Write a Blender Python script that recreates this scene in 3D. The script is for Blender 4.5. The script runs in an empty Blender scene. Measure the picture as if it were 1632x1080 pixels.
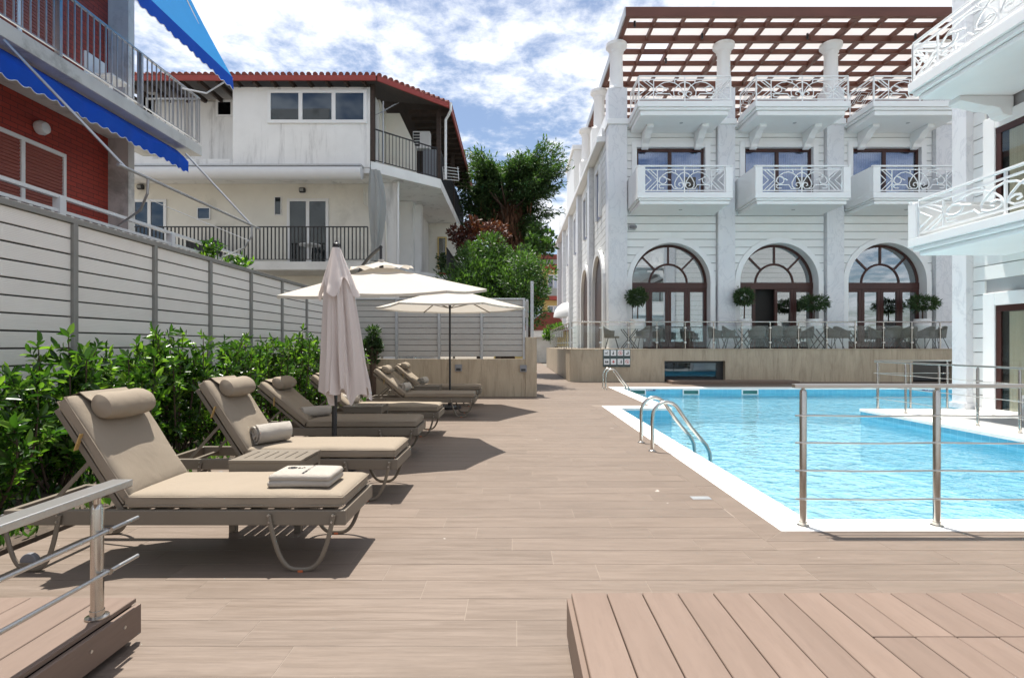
import bpy, bmesh, math, random
import numpy as np
from mathutils import Vector, Matrix
random.seed(7); rng = np.random.default_rng(7)
R = math.radians
scn = bpy.context.scene
COL = scn.collection
# ------------------------------------------------------------------ camera
F, CX, CY, EYE = 860.0, 820.0, 550.0, 1.29
cam = bpy.data.cameras.new('camera'); camo = bpy.data.objects.new('camera', cam); COL.objects.link(camo)
camo.location = (0, 0, EYE); camo.rotation_euler = (R(90), 0, 0)
cam.sensor_width = 36; cam.lens = F / 1632 * 36
cam.shift_x = -(CX - 816) / 1632; cam.shift_y = (CY - 540) / 1632
cam.clip_start = 0.05; cam.clip_end = 3000
scn.camera = camo
# ------------------------------------------------------------------ sky and sun
SUNV = Vector((-.13, .258, 1.0)).normalized()
world = bpy.data.worlds.new('World'); scn.world = world; world.use_nodes = True
wn = world.node_tree; wn.nodes.clear()
def N(nt, t, **kw):
    n = nt.nodes.new(t)
    for k, v in kw.items():
        if k.startswith('i_'): n.inputs[k[2:].replace('_', ' ')].default_value = v
        else: setattr(n, k, v)
    return n
sky = N(wn, 'ShaderNodeTexSky', sky_type='NISHITA', sun_disc=False)
sky.sun_elevation = math.asin(SUNV.z); sky.sun_rotation = math.atan2(SUNV.x, SUNV.y)
sky.air_density = 1.0; sky.dust_density = 1.3; sky.ozone_density = 1.6
tc = N(wn, 'ShaderNodeTexCoord'); sp = N(wn, 'ShaderNodeSeparateXYZ'); wn.links.new(tc.outputs['Generated'], sp.inputs[0])
zz = N(wn, 'ShaderNodeMath', operation='MAXIMUM'); wn.links.new(sp.outputs['Z'], zz.inputs[0]); zz.inputs[1].default_value = 0.02
za = N(wn, 'ShaderNodeMath', operation='ADD'); wn.links.new(zz.outputs[0], za.inputs[0]); za.inputs[1].default_value = 0.12
dx = N(wn, 'ShaderNodeMath', operation='DIVIDE'); wn.links.new(sp.outputs['X'], dx.inputs[0]); wn.links.new(za.outputs[0], dx.inputs[1])
dy = N(wn, 'ShaderNodeMath', operation='DIVIDE'); wn.links.new(sp.outputs['Y'], dy.inputs[0]); wn.links.new(za.outputs[0], dy.inputs[1])
cb = N(wn, 'ShaderNodeCombineXYZ'); wn.links.new(dx.outputs[0], cb.inputs[0]); wn.links.new(dy.outputs[0], cb.inputs[1])
cb.inputs[2].default_value = 3.3
n1 = N(wn, 'ShaderNodeTexNoise', i_Scale=1.15, i_Detail=3.0, i_Roughness=.5); wn.links.new(cb.outputs[0], n1.inputs['Vector'])
n2 = N(wn, 'ShaderNodeTexNoise', i_Scale=7.5, i_Detail=9.0, i_Roughness=.64, i_Distortion=.12); wn.links.new(cb.outputs[0], n2.inputs['Vector'])
ma = N(wn, 'ShaderNodeMath', operation='MULTIPLY_ADD'); wn.links.new(n1.outputs[0], ma.inputs[0]); ma.inputs[1].default_value = .9
wn.links.new(n2.outputs[0], ma.inputs[2])
rp = N(wn, 'ShaderNodeMapRange', interpolation_type='SMOOTHSTEP'); wn.links.new(ma.outputs[0], rp.inputs['Value'])
rp.inputs['From Min'].default_value = .76; rp.inputs['From Max'].default_value = 1.12; rp.inputs['To Max'].default_value = .92
mx = N(wn, 'ShaderNodeMixRGB'); wn.links.new(rp.outputs[0], mx.inputs[0]); wn.links.new(sky.outputs[0], mx.inputs[1])
mx.inputs[2].default_value = (8.6, 8.8, 9.2, 1)
bg = N(wn, 'ShaderNodeBackground'); bg.inputs['Strength'].default_value = 0.077
wn.links.new(mx.outputs[0], bg.inputs[0])
wo = N(wn, 'ShaderNodeOutputWorld'); wn.links.new(bg.outputs[0], wo.inputs[0])
sun = bpy.data.lights.new('sun', 'SUN'); suno = bpy.data.objects.new('sun', sun); COL.objects.link(suno)
sun.energy = 4.4; sun.angle = R(.53); sun.color = (1, .955, .88)
suno.location = (-4, 8, 30); suno.rotation_euler = (-SUNV).to_track_quat('-Z', 'Y').to_euler()
scn.view_settings.view_transform = 'Standard'; scn.view_settings.look = 'None'
scn.view_settings.exposure = 0.95; scn.view_settings.gamma = 1.0; scn.view_settings.use_curve_mapping = False
scn.render.engine = 'CYCLES'
scn.cycles.max_bounces = 8; scn.cycles.transparent_max_bounces = 16
# ------------------------------------------------------------------ photo measurements -> metres
def Xp(px, Y): return (px - CX) * Y / F
def Zp(py, Y): return EYE + (CY - py) * Y / F
def Yg(py, Z=0.0): return F * (EYE - Z) / (py - CY)
# ------------------------------------------------------------------ mesh builder
def worldloc(o):
    v = Vector((0, 0, 0))
    while o is not None: v += o.location; o = o.parent
    return v
def setup(o, parent, label=None, cat=None, group=None, kind=None):
    COL.objects.link(o)
    if parent is not None: o.parent = parent
    if label: o['label'] = label
    if cat: o['category'] = cat
    if group: o['group'] = group
    if kind: o['kind'] = kind
    return o
def thing(name, label, cat, loc=(0, 0, 0), group=None, kind=None):
    o = bpy.data.objects.new(name, None); o.location = loc; o.empty_display_size = .2
    return setup(o, None, label, cat, group, kind)
class MB:
    def __init__(s): s.v = []; s.f = []
    def add(s, vs, fs):
        b = len(s.v); s.v += [tuple(p) for p in vs]; s.f += [tuple(i + b for i in f) for f in fs]; return s
    def hexa(s, p):
        return s.add(p, [(0, 3, 2, 1), (4, 5, 6, 7), (0, 1, 5, 4), (1, 2, 6, 5), (2, 3, 7, 6), (3, 0, 4, 7)])
    def box(s, x0, x1, y0, y1, z0, z1):
        return s.hexa([(x0, y0, z0), (x1, y0, z0), (x1, y1, z0), (x0, y1, z0), (x0, y0, z1), (x1, y0, z1), (x1, y1, z1), (x0, y1, z1)])
    def bar(s, a, b, w, h, up=(0, 0, 1)):
        a = Vector(a); b = Vector(b); d = (b - a).normalized(); u = Vector(up)
        sd = d.cross(u)
        if sd.length < 1e-4: sd = d.cross(Vector((1, 0, 0)))
        sd.normalize(); u = sd.cross(d)
        sd *= w / 2; u *= h / 2
        return s.hexa([a - sd - u, a + sd - u, b + sd - u, b - sd - u, a - sd + u, a + sd + u, b + sd + u, b - sd + u])
    def prism(s, pts, plane, a, b):
        n = len(pts)
        m = {'xz': lambda p, t: (p[0], t, p[1]), 'yz': lambda p, t: (t, p[0], p[1]), 'xy': lambda p, t: (p[0], p[1], t)}[plane]
        vs = [m(p, a) for p in pts] + [m(p, b) for p in pts]
        fs = [tuple(range(n)), tuple(range(2 * n - 1, n - 1, -1))] + [(i, i + n, (i + 1) % n + n, (i + 1) % n) for i in range(n)]
        return s.add(vs, fs)
    def tube(s, path, r, n=8, closed=False, flat=1.0, cap=True):
        P = [Vector(p) for p in path]; k = len(P)
        rr = r if isinstance(r, (list, tuple)) else [r] * k
        t0 = (P[1] - P[0]).normalized()
        ref = Vector((0, 0, 1)) if abs(t0.z) < .9 else Vector((0, 1, 0))
        u = t0.cross(ref).normalized(); vs = []
        for i in range(k):
            if closed: t = (P[(i + 1) % k] - P[i - 1])
            else: t = P[min(i + 1, k - 1)] - P[max(i - 1, 0)]
            t.normalize(); u = (u - t * u.dot(t)).normalized(); w = t.cross(u)
            for j in range(n):
                a = 2 * math.pi * (j + .5) / n
                vs.append(P[i] + u * (math.cos(a) * rr[i]) + w * (math.sin(a) * rr[i] * flat))
        fs = []
        for i in range(k if closed else k - 1):
            q = (i + 1) % k
            for j in range(n): fs.append((i * n + j, i * n + (j + 1) % n, q * n + (j + 1) % n, q * n + j))
        if cap and not closed: fs += [tuple(range(n - 1, -1, -1)), tuple(range((k - 1) * n, k * n))]
        return s.add(vs, fs)
    def lathe(s, prof, c=(0, 0, 0), n=20):
        vs = []; fs = []; k = len(prof)
        for r, z in prof:
            for j in range(n):
                a = 2 * math.pi * j / n; vs.append((c[0] + r * math.cos(a), c[1] + r * math.sin(a), c[2] + z))
        for i in range(k - 1):
            for j in range(n): fs.append((i * n + j, i * n + (j + 1) % n, (i + 1) * n + (j + 1) % n, (i + 1) * n + j))
        fs += [tuple(range(n - 1, -1, -1)), tuple(range((k - 1) * n, k * n))]
        return s.add(vs, fs)
    def build(s, name, mat, parent=None, smooth=False, bevel=0, label=None, cat=None, group=None, kind=None, seg=2):
        off = worldloc(parent) if parent is not None else Vector((0, 0, 0))
        me = bpy.data.meshes.new(name)
        me.from_pydata([(p[0] - off.x, p[1] - off.y, p[2] - off.z) for p in s.v], [], s.f)
        bm = bmesh.new(); bm.from_mesh(me); bmesh.ops.recalc_face_normals(bm, faces=bm.faces); bm.to_mesh(me); bm.free()
        if smooth:
            me.polygons.foreach_set('use_smooth', [True] * len(me.polygons)); me.set_sharp_from_angle(angle=R(40))
        me.materials.append(mat)
        o = bpy.data.objects.new(name, me); setup(o, parent, label, cat, group, kind)
        if bevel:
            b = o.modifiers.new('bevel', 'BEVEL'); b.width = bevel; b.segments = seg; b.limit_method = 'ANGLE'; b.angle_limit = R(40)
        return o
def mesh_obj(name, me, parent, loc=(0, 0, 0), rot=(0, 0, 0), **kw):     # shares mesh data; loc is local to the parent
    o = bpy.data.objects.new(name, me); o.location = loc; o.rotation_euler = rot
    return setup(o, parent, **kw)
def boxmesh(name, x0, x1, y0, y1, z0, z1, mat, bevel=0):
    m = MB().box(x0, x1, y0, y1, z0, z1); me = bpy.data.meshes.new(name); me.from_pydata(m.v, [], m.f)
    if bevel:
        bm = bmesh.new(); bm.from_mesh(me); bmesh.ops.bevel(bm, geom=bm.edges[:], offset=bevel, segments=1, affect='EDGES'); bm.to_mesh(me); bm.free()
    me.materials.append(mat); return me
def children(o): return [c for c in bpy.data.objects if c.parent == o]
def copy_tree(o, parent=None, kids=None):
    c = o.copy(); COL.objects.link(c)
    if parent is not None: c.parent = parent
    for ch in (kids[o.name] if kids and o.name in kids else children(o)): copy_tree(ch, c, kids)
    return c
def nparr(name, V, Fc, mat, parent=None, **kw):
    off = np.array(worldloc(parent)) if parent is not None else np.zeros(3)
    me = bpy.data.meshes.new(name); V = np.asarray(V, dtype=np.float32) - off
    Fc = np.asarray(Fc, dtype=np.int32); k = Fc.shape[1]
    me.vertices.add(len(V)); me.vertices.foreach_set('co', V.ravel().astype(np.float32))
    me.loops.add(Fc.size); me.loops.foreach_set('vertex_index', Fc.ravel())
    me.polygons.add(len(Fc)); me.polygons.foreach_set('loop_start', np.arange(0, Fc.size, k, dtype=np.int32))
    me.update(calc_edges=True); me.materials.append(mat)
    o = bpy.data.objects.new(name, me); return setup(o, parent, **kw)
# ------------------------------------------------------------------ materials
def newmat(name):
    m = bpy.data.materials.new(name); m.use_nodes = True; nt = m.node_tree
    return m, nt, nt.nodes['Principled BSDF'], nt.nodes['Material Output']
def coords(nt, scale=(1, 1, 1), rand=True, kind='Object'):
    t = N(nt, 'ShaderNodeTexCoord'); mp = N(nt, 'ShaderNodeMapping'); mp.inputs['Scale'].default_value = scale
    if rand:
        oi = N(nt, 'ShaderNodeObjectInfo'); ml = N(nt, 'ShaderNodeMath', operation='MULTIPLY'); ml.inputs[1].default_value = 61.7
        nt.links.new(oi.outputs['Random'], ml.inputs[0])
        va = N(nt, 'ShaderNodeVectorMath', operation='ADD'); nt.links.new(t.outputs[kind], va.inputs[0]); nt.links.new(ml.outputs[0], va.inputs[1])
        nt.links.new(va.outputs[0], mp.inputs['Vector'])
    else: nt.links.new(t.outputs[kind], mp.inputs['Vector'])
    return mp.outputs[0]
def mixc(nt, fac, a, b, mode='MIX'):
    m = N(nt, 'ShaderNodeMixRGB', blend_type=mode)
    for s, v in ((0, fac), (1, a), (2, b)):
        if hasattr(v, 'is_output') or isinstance(v, bpy.types.NodeSocket): nt.links.new(v, m.inputs[s])
        elif s == 0: m.inputs[0].default_value = v
        else: m.inputs[s].default_value = (*v, 1)
    return m.outputs[0]
def rng_node(nt, sock, a, b, c, d, smooth=False):
    r = N(nt, 'ShaderNodeMapRange'); nt.links.new(sock, r.inputs['Value'])
    if smooth: r.interpolation_type = 'SMOOTHSTEP'
    for k, v in zip(('From Min', 'From Max', 'To Min', 'To Max'), (a, b, c, d)): r.inputs[k].default_value = v
    return r.outputs[0]
def noise(nt, vec, scale, detail=4, rough=.55, dist=0):
    n = N(nt, 'ShaderNodeTexNoise', i_Scale=scale, i_Detail=detail, i_Roughness=rough, i_Distortion=dist); nt.links.new(vec, n.inputs['Vector']); return n.outputs[0]
def bump(nt, bs, h, strength=.3, dist=.01):
    b = N(nt, 'ShaderNodeBump'); b.inputs['Strength'].default_value = strength; b.inputs['Distance'].default_value = dist
    nt.links.new(h, b.inputs['Height']); nt.links.new(b.outputs[0], bs.inputs['Normal'])
def mat(name, col, rough=.6, metal=0, var=.12, vs=3.0, stretch=(1, 1, 1), rand=.0, bmp=0, bs=60, dirt=None, dirt_amt=.5, dirt_scale=1.2, spec=.5, dirt_stretch=(1, 1, 1)):
    m, nt, b, out = newmat(name)
    vec = coords(nt, stretch)
    c = mixc(nt, rng_node(nt, noise(nt, vec, vs, 6), .25, .75, 0, 1), tuple(x * (1 - var) for x in col), tuple(min(1, x * (1 + var)) for x in col))
    if rand:
        oi = N(nt, 'ShaderNodeObjectInfo'); c = mixc(nt, 1.0, c, c)
        hs = N(nt, 'ShaderNodeHueSaturation'); nt.links.new(c, hs.inputs['Color'])
        nt.links.new(rng_node(nt, oi.outputs['Random'], 0, 1, 1 - rand, 1 + rand), hs.inputs['Value']); c = hs.outputs[0]
    if dirt:
        v2 = coords(nt, dirt_stretch)
        k = rng_node(nt, noise(nt, v2, dirt_scale, 9, .68, .3), .52, .72, 0, dirt_amt, True)
        c = mixc(nt, k, c, dirt)
    nt.links.new(c, b.inputs['Base Color'])
    b.inputs['Roughness'].default_value = rough; b.inputs['Metallic'].default_value = metal; b.inputs['Specular IOR Level'].default_value = spec
    if bmp: bump(nt, b, noise(nt, vec, bs, 5), bmp, .01)
    return m
M = {}
M['white'] = mat('white_paint', (.83, .84, .84), .55, var=.025, vs=1.5)
M['panel'] = mat('white_cladding', (.82, .83, .82), .5, var=.03, vs=1.2, rand=.02)
M['steel'] = mat('stainless_steel', (.50, .475, .435), .22, 1.0, var=.06, vs=20)
M['steel_b'] = mat('brushed_steel', (.53, .52, .50), .34, 1.0, var=.08, vs=14, stretch=(1, 8, 8))
M['taupe'] = mat('taupe_powder_coat', (.165, .137, .104), .45, var=.05, vs=6)
M['dark'] = mat('dark_metal', (.022, .022, .024), .42, var=.1)
M['black_rail'] = mat('black_rail_paint', (.02, .02, .022), .5, var=.15)
M['greymetal'] = mat('grey_fence_metal', (.23, .225, .21), .42, var=.06, vs=4)
M['alu'] = mat('galvanised_metal', (.45, .46, .47), .42, .7, var=.1, vs=9)
M['mahog'] = mat('mahogany_frame', (.055, .016, .012), .38, var=.2, vs=4, stretch=(1, 1, .2))
M['pergola'] = mat('pergola_timber', (.125, .044, .028), .5, var=.2, vs=2, stretch=(.3, .3, 1), rand=.1)
M['pot'] = mat('white_pot', (.8, .8, .79), .35, var=.02)
M['umb'] = None
M['plastic'] = mat('white_plastic', (.75, .75, .74), .35, var=.03)
M['grey_plastic'] = mat('grey_plastic', (.23, .24, .26), .4, var=.05)
M['rubber'] = mat('grey_rubber', (.16, .16, .17), .7)
M['orange'] = mat('orange_foot', (.5, .12, .04), .5)
M['strap'] = mat('elastic_strap', (.5, .33, .12), .8)
M['soil'] = mat('soil', (.075, .055, .04), .95, var=.4, vs=14, bmp=.8, bs=40)
M['asphalt'] = mat('ground_earth', (.17, .15, .125), .95, var=.2, vs=.6, bmp=.3, bs=20)
M['wicker'] = mat('taupe_wicker', (.10, .088, .074), .75, var=.2, vs=40, bmp=.6, bs=90)
M['soffit_wood'] = mat('dark_eave_wood', (.045, .028, .02), .7, var=.35, vs=3, stretch=(4, .4, 4))
M['rooftile'] = mat('red_roof_tile', (.19, .042, .03), .7, var=.25, vs=6)
M['concrete'] = mat('concrete', (.60, .59, .56), .8, var=.10, vs=2, dirt=(.16, .15, .13), dirt_amt=.6, bmp=.2)
M['stucco'] = mat('white_stucco', (.78, .775, .755), .85, var=.05, vs=2, dirt=(.30, .29, .28), dirt_amt=.75, dirt_scale=.9, bmp=.25, bs=30, dirt_stretch=(2.2, 2.2, .3))
M['cream'] = mat('cream_render', (.74, .71, .63), .85, var=.05, vs=1.5, dirt=(.38, .36, .31), dirt_amt=.4, dirt_scale=.8, bmp=.15, bs=30)
M['yellow'] = mat('yellow_render', (.62, .47, .2), .85, var=.08)
M['redpaint'] = mat('red_paint', (.30, .045, .035), .6, var=.1)
M['shutter'] = mat('red_shutter', (.27, .075, .055), .55, var=.08)
M['bark'] = mat('bark', (.085, .055, .038), .9, var=.4, vs=8, stretch=(3, 3, .5), bmp=.8, bs=25)
M['deadneedle'] = mat('brown_dead_foliage', (.13, .06, .03), .9, var=.4, vs=6)
M['curtain'] = mat('sheer_curtain', (.22, .26, .38), .8, var=.08, vs=8, stretch=(8, 8, .1))
M['curtain_warm'] = mat('beige_curtain', (.52, .45, .33), .8, var=.15, vs=8, stretch=(8, 8, .1))
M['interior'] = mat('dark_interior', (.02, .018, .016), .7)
def cloth_mat(name, col, weave=900, var=.05, bm=.15, transl=0, crease=.25):
    m, nt, b, out = newmat(name); vec = coords(nt)
    c = mixc(nt, noise(nt, vec, 2.5, 5), tuple(x * (1 - var) for x in col), tuple(x * (1 + var) for x in col))
    nt.links.new(c, b.inputs['Base Color']); b.inputs['Roughness'].default_value = .85; b.inputs['Specular IOR Level'].default_value = .25
    a = noise(nt, vec, 5, 4, .5, .6); f = noise(nt, vec, weave, 2)
    ad = N(nt, 'ShaderNodeMath', operation='MULTIPLY_ADD'); nt.links.new(f, ad.inputs[0]); ad.inputs[1].default_value = bm; nt.links.new(a, ad.inputs[2])
    bump(nt, b, ad.outputs[0], crease, .02)
    if transl:
        tr = N(nt, 'ShaderNodeBsdfTranslucent'); nt.links.new(c, tr.inputs[0]); mix = N(nt, 'ShaderNodeMixShader'); mix.inputs[0].default_value = transl
        nt.links.new(b.outputs[0], mix.inputs[1]); nt.links.new(tr.outputs[0], mix.inputs[2]); nt.links.new(mix.outputs[0], out.inputs[0])
    return m
M['cushion'] = cloth_mat('taupe_cushion_fabric', (.258, .213, .162), 700, .05, .08, 0, .5)
M['towel'] = cloth_mat('greige_terry_towel', (.60, .545, .475), 260, .08, 1.0, 0, .9)
M['umb'] = cloth_mat('ecru_umbrella_canvas', (.60, .555, .49), 500, .03, .05, .33, .2)
M['umb_closed'] = cloth_mat('pinkish_ecru_canvas', (.70, .625, .59), 500, .03, .05, .2, .2)
M['awn_blue'] = cloth_mat('royal_blue_awning', (.012, .085, .50), 400, .08, .05, .15, .2)
M['awn_cyan'] = cloth_mat('sky_blue_awning', (.004, .27, .68), 400, .05, .05, .5, .1)
M['awn_white'] = cloth_mat('white_awning_roll', (.66, .66, .66), 300, .05, .05)
M['hem'] = mat('white_hem', (.75, .76, .78), .8)
M['net'] = cloth_mat('grey_netting', (.42, .43, .42), 300, .1, .1, .3)
M['ink'] = mat('dark_embroidery', (.03, .035, .04), .8)
M['signgreen'] = mat('dark_sign', (.06, .10, .10), .5)
M['signwhite'] = mat('sign_white', (.78, .79, .8), .5)
M['signred'] = mat('sign_red', (.55, .04, .03), .5)
M['depthblue'] = mat('depth_plate', (.02, .05, .16), .4)
def tile_mat(name, c1, c2, c3, sc=(1.1, 17, 17), rand=.09, rough=.5, spots=True):
    m, nt, b, out = newmat(name); vec = coords(nt, sc)
    g = noise(nt, vec, 1.6, 9, .66, .9); c = mixc(nt, rng_node(nt, g, .36, .64, 0, 1), c1, c2)
    v3 = coords(nt, (sc[0] * 2.2, sc[1] * 3.2, sc[2] * 3)); g2 = noise(nt, v3, 2.2, 6, .7)
    c = mixc(nt, rng_node(nt, g2, .48, .72, 0, .75), c, c3)
    oi = N(nt, 'ShaderNodeObjectInfo'); hs = N(nt, 'ShaderNodeHueSaturation'); nt.links.new(c, hs.inputs['Color'])
    nt.links.new(rng_node(nt, oi.outputs['Random'], 0, 1, 1 - rand, 1 + rand), hs.inputs['Value']); c = hs.outputs[0]
    if spots:
        vp = coords(nt, (1, 1, 1), True); s = noise(nt, vp, 9, 2, .4); k = rng_node(nt, s, .785, .80, 0, .5)
        c = mixc(nt, k, c, (.62, .58, .53))
        st = noise(nt, vp, 1.1, 5, .6); c = mixc(nt, rng_node(nt, st, .5, .75, 0, .28), c, tuple(x * .75 for x in c1))
    nt.links.new(c, b.inputs['Base Color']); b.inputs['Specular IOR Level'].default_value = .4
    nt.links.new(rng_node(nt, g, .3, .7, rough - .08, rough + .12), b.inputs['Roughness'])
    bump(nt, b, g, .12, .004); return m
M['tile'] = tile_mat('wood_look_porcelain', (.150, .114, .088), (.19, .147, .117), (.118, .09, .071), rand=.06)
M['board'] = tile_mat('composite_board', (.166, .117, .09), (.186, .133, .104), (.15, .106, .082), (9, .8, 9), .08, .6)
M['grout'] = mat('grout', (.25, .205, .168), .9, var=.1, vs=8)
M['groutd'] = mat('dark_joint', (.05, .04, .035), .9)
M['coping'] = mat('white_coping_stone', (.76, .75, .72), .6, var=.03, vs=5)
def stone_mat(name, c1, c2, c3):
    m, nt, b, out = newmat(name); vec = coords(nt, (1.6, 1.6, .33), False)
    g = noise(nt, vec, 1.7, 9, .65, 1.6); c = mixc(nt, rng_node(nt, g, .3, .7, 0, 1), c1, c2)
    v2 = coords(nt, (5, 5, .35), False); g2 = noise(nt, v2, 2.0, 8, .7, 1.0); c = mixc(nt, rng_node(nt, g2, .52, .7, 0, .7), c, c3)
    nt.links.new(c, b.inputs['Base Color']); b.inputs['Roughness'].default_value = .42; bump(nt, b, g2, .05, .004); return m
M['travertine'] = stone_mat('travertine_cladding', (.36, .29, .205), (.49, .405, .295), (.225, .175, .12))
def marble_mat():
    m, nt, b, out = newmat('grey_white_marble'); vec = coords(nt, (1, 1, .7), False)
    g = noise(nt, vec, 1.4, 8, .6, 1.4); v = rng_node(nt, g, .46, .54, 0, 1)
    t = N(nt, 'ShaderNodeMath', operation='PINGPONG'); nt.links.new(v, t.inputs[0]); t.inputs[1].default_value = .5
    c = mixc(nt, rng_node(nt, t.outputs[0], .1, .5, 0, .55), (.74, .75, .77), (.52, .54, .58))
    c = mixc(nt, rng_node(nt, noise(nt, vec, .8, 4), .4, .7, 0, .5), c, (.62, .64, .68))
    nt.links.new(c, b.inputs['Base Color']); b.inputs['Roughness'].default_value = .35; return m
M['marble'] = marble_mat()
def brick_mat():
    m, nt, b, out = newmat('painted_red_brick'); t = N(nt, 'ShaderNodeTexCoord'); s = N(nt, 'ShaderNodeSeparateXYZ'); nt.links.new(t.outputs['Object'], s.inputs[0])
    c = N(nt, 'ShaderNodeCombineXYZ'); nt.links.new(s.outputs['Y'], c.inputs[0]); nt.links.new(s.outputs['Z'], c.inputs[1])
    br = N(nt, 'ShaderNodeTexBrick'); nt.links.new(c.outputs[0], br.inputs['Vector'])
    br.inputs['Scale'].default_value = 1; br.inputs['Brick Width'].default_value = .26; br.inputs['Row Height'].default_value = .085; br.inputs['Mortar Size'].default_value = .006
    br.inputs['Color1'].default_value = (.38, .045, .025, 1); br.inputs['Color2'].default_value = (.29, .036, .022, 1); br.inputs['Mortar'].default_value = (.11, .022, .017, 1)
    nt.links.new(br.outputs['Color'], b.inputs['Base Color']); b.inputs['Roughness'].default_value = .6
    iv = N(nt, 'ShaderNodeMath', operation='SUBTRACT'); iv.inputs[0].default_value = 1; nt.links.new(br.outputs['Fac'], iv.inputs[1]); bump(nt, b, iv.outputs[0], .8, .012); return m
M['brick'] = brick_mat()
def slat_mat(name='ribbed_wpc_slat', ca=(.70, .665, .615), cb_=(.78, .745, .70)):
    m, nt, b, out = newmat(name); vec = coords(nt, (1, 1, 1)); s = N(nt, 'ShaderNodeSeparateXYZ'); t = N(nt, 'ShaderNodeTexCoord'); nt.links.new(t.outputs['Object'], s.inputs[0])
    w = N(nt, 'ShaderNodeMath', operation='MULTIPLY'); nt.links.new(s.outputs['Z'], w.inputs[0]); w.inputs[1].default_value = 2 * math.pi / .0165
    sn = N(nt, 'ShaderNodeMath', operation='SINE'); nt.links.new(w.outputs[0], sn.inputs[0])
    c = mixc(nt, noise(nt, vec, 4, 6), ca, cb_)
    oi = N(nt, 'ShaderNodeObjectInfo'); hs = N(nt, 'ShaderNodeHueSaturation'); nt.links.new(c, hs.inputs['Color']); nt.links.new(rng_node(nt, oi.outputs['Random'], 0, 1, .96, 1.03), hs.inputs['Value'])
    nt.links.new(hs.outputs[0], b.inputs['Base Color']); b.inputs['Roughness'].default_value = .6; bump(nt, b, sn.outputs[0], .14, .004); return m
M['slat'] = slat_mat(); M['slat2'] = slat_mat('grey_wpc_slat', (.44, .42, .385), (.50, .48, .445))
def leaf_mat(name, a, b_, c_, rough=.38, transl=.3):
    m, nt, b, out = newmat(name); g = N(nt, 'ShaderNodeNewGeometry')
    r = N(nt, 'ShaderNodeValToRGB'); nt.links.new(g.outputs['Random Per Island'], r.inputs[0])
    e = r.color_ramp.elements; e[0].color = (*a, 1); e[1].color = (*c_, 1); e[1].position = 1.0; k = e.new(.6); k.color = (*b_, 1)
    nt.links.new(r.outputs[0], b.inputs['Base Color']); b.inputs['Roughness'].default_value = rough
    tr = N(nt, 'ShaderNodeBsdfTranslucent'); cc = mixc(nt, 1.0, r.outputs[0], (1.5, 1.7, .7), 'MULTIPLY'); nt.links.new(cc, tr.inputs[0])
    mix = N(nt, 'ShaderNodeMixShader'); mix.inputs[0].default_value = transl; nt.links.new(b.outputs[0], mix.inputs[1]); nt.links.new(tr.outputs[0], mix.inputs[2]); nt.links.new(mix.outputs[0], out.inputs[0])
    return m
M['laurel'] = leaf_mat('laurel_leaf', (.014, .04, .009), (.05, .125, .018), (.19, .32, .045), .27, .42)
M['bush'] = leaf_mat('round_bush_leaf', (.026, .06, .015), (.055, .115, .026), (.10, .175, .042), .5, .35)
M['conifer'] = leaf_mat('conifer_spray', (.022, .05, .018), (.05, .105, .032), (.10, .16, .05), .6, .3)
M['plum'] = leaf_mat('plum_leaf', (.05, .015, .015), (.09, .028, .02), (.16, .05, .03), .5)
M['olive'] = leaf_mat('topiary_leaf', (.02, .05, .015), (.04, .08, .025), (.08, .13, .05), .5)
def glass_mat(name, tint, refl=.5, rough=.02, dark=(.02, .025, .03), trans=.0):
    m, nt, b, out = newmat(name); nt.nodes.remove(b)
    gl = N(nt, 'ShaderNodeBsdfGlossy'); gl.inputs['Roughness'].default_value = rough; gl.inputs[0].default_value = (*tint, 1)
    tr = N(nt, 'ShaderNodeBsdfTransparent'); tr.inputs[0].default_value = (*dark, 1)
    lw = N(nt, 'ShaderNodeLayerWeight'); lw.inputs[0].default_value = .5
    pw = N(nt, 'ShaderNodeMath', operation='POWER'); nt.links.new(lw.outputs['Facing'], pw.inputs[0]); pw.inputs[1].default_value = 5.0
    k = rng_node(nt, pw.outputs[0], 0, 1, refl + (1 - refl) * .04, 1.0)
    mix = N(nt, 'ShaderNodeMixShader'); nt.links.new(k, mix.inputs[0]); nt.links.new(tr.outputs[0], mix.inputs[1]); nt.links.new(gl.outputs[0], mix.inputs[2]); nt.links.new(mix.outputs[0], out.inputs[0])
    return m
M['glass'] = glass_mat('window_glass', (.9, .93, .96), .34, .01, (.55, .6, .62))
M['clear'] = glass_mat('clear_glass', (.9, .95, .95), .0, .01, (.90, .93, .93))
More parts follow.
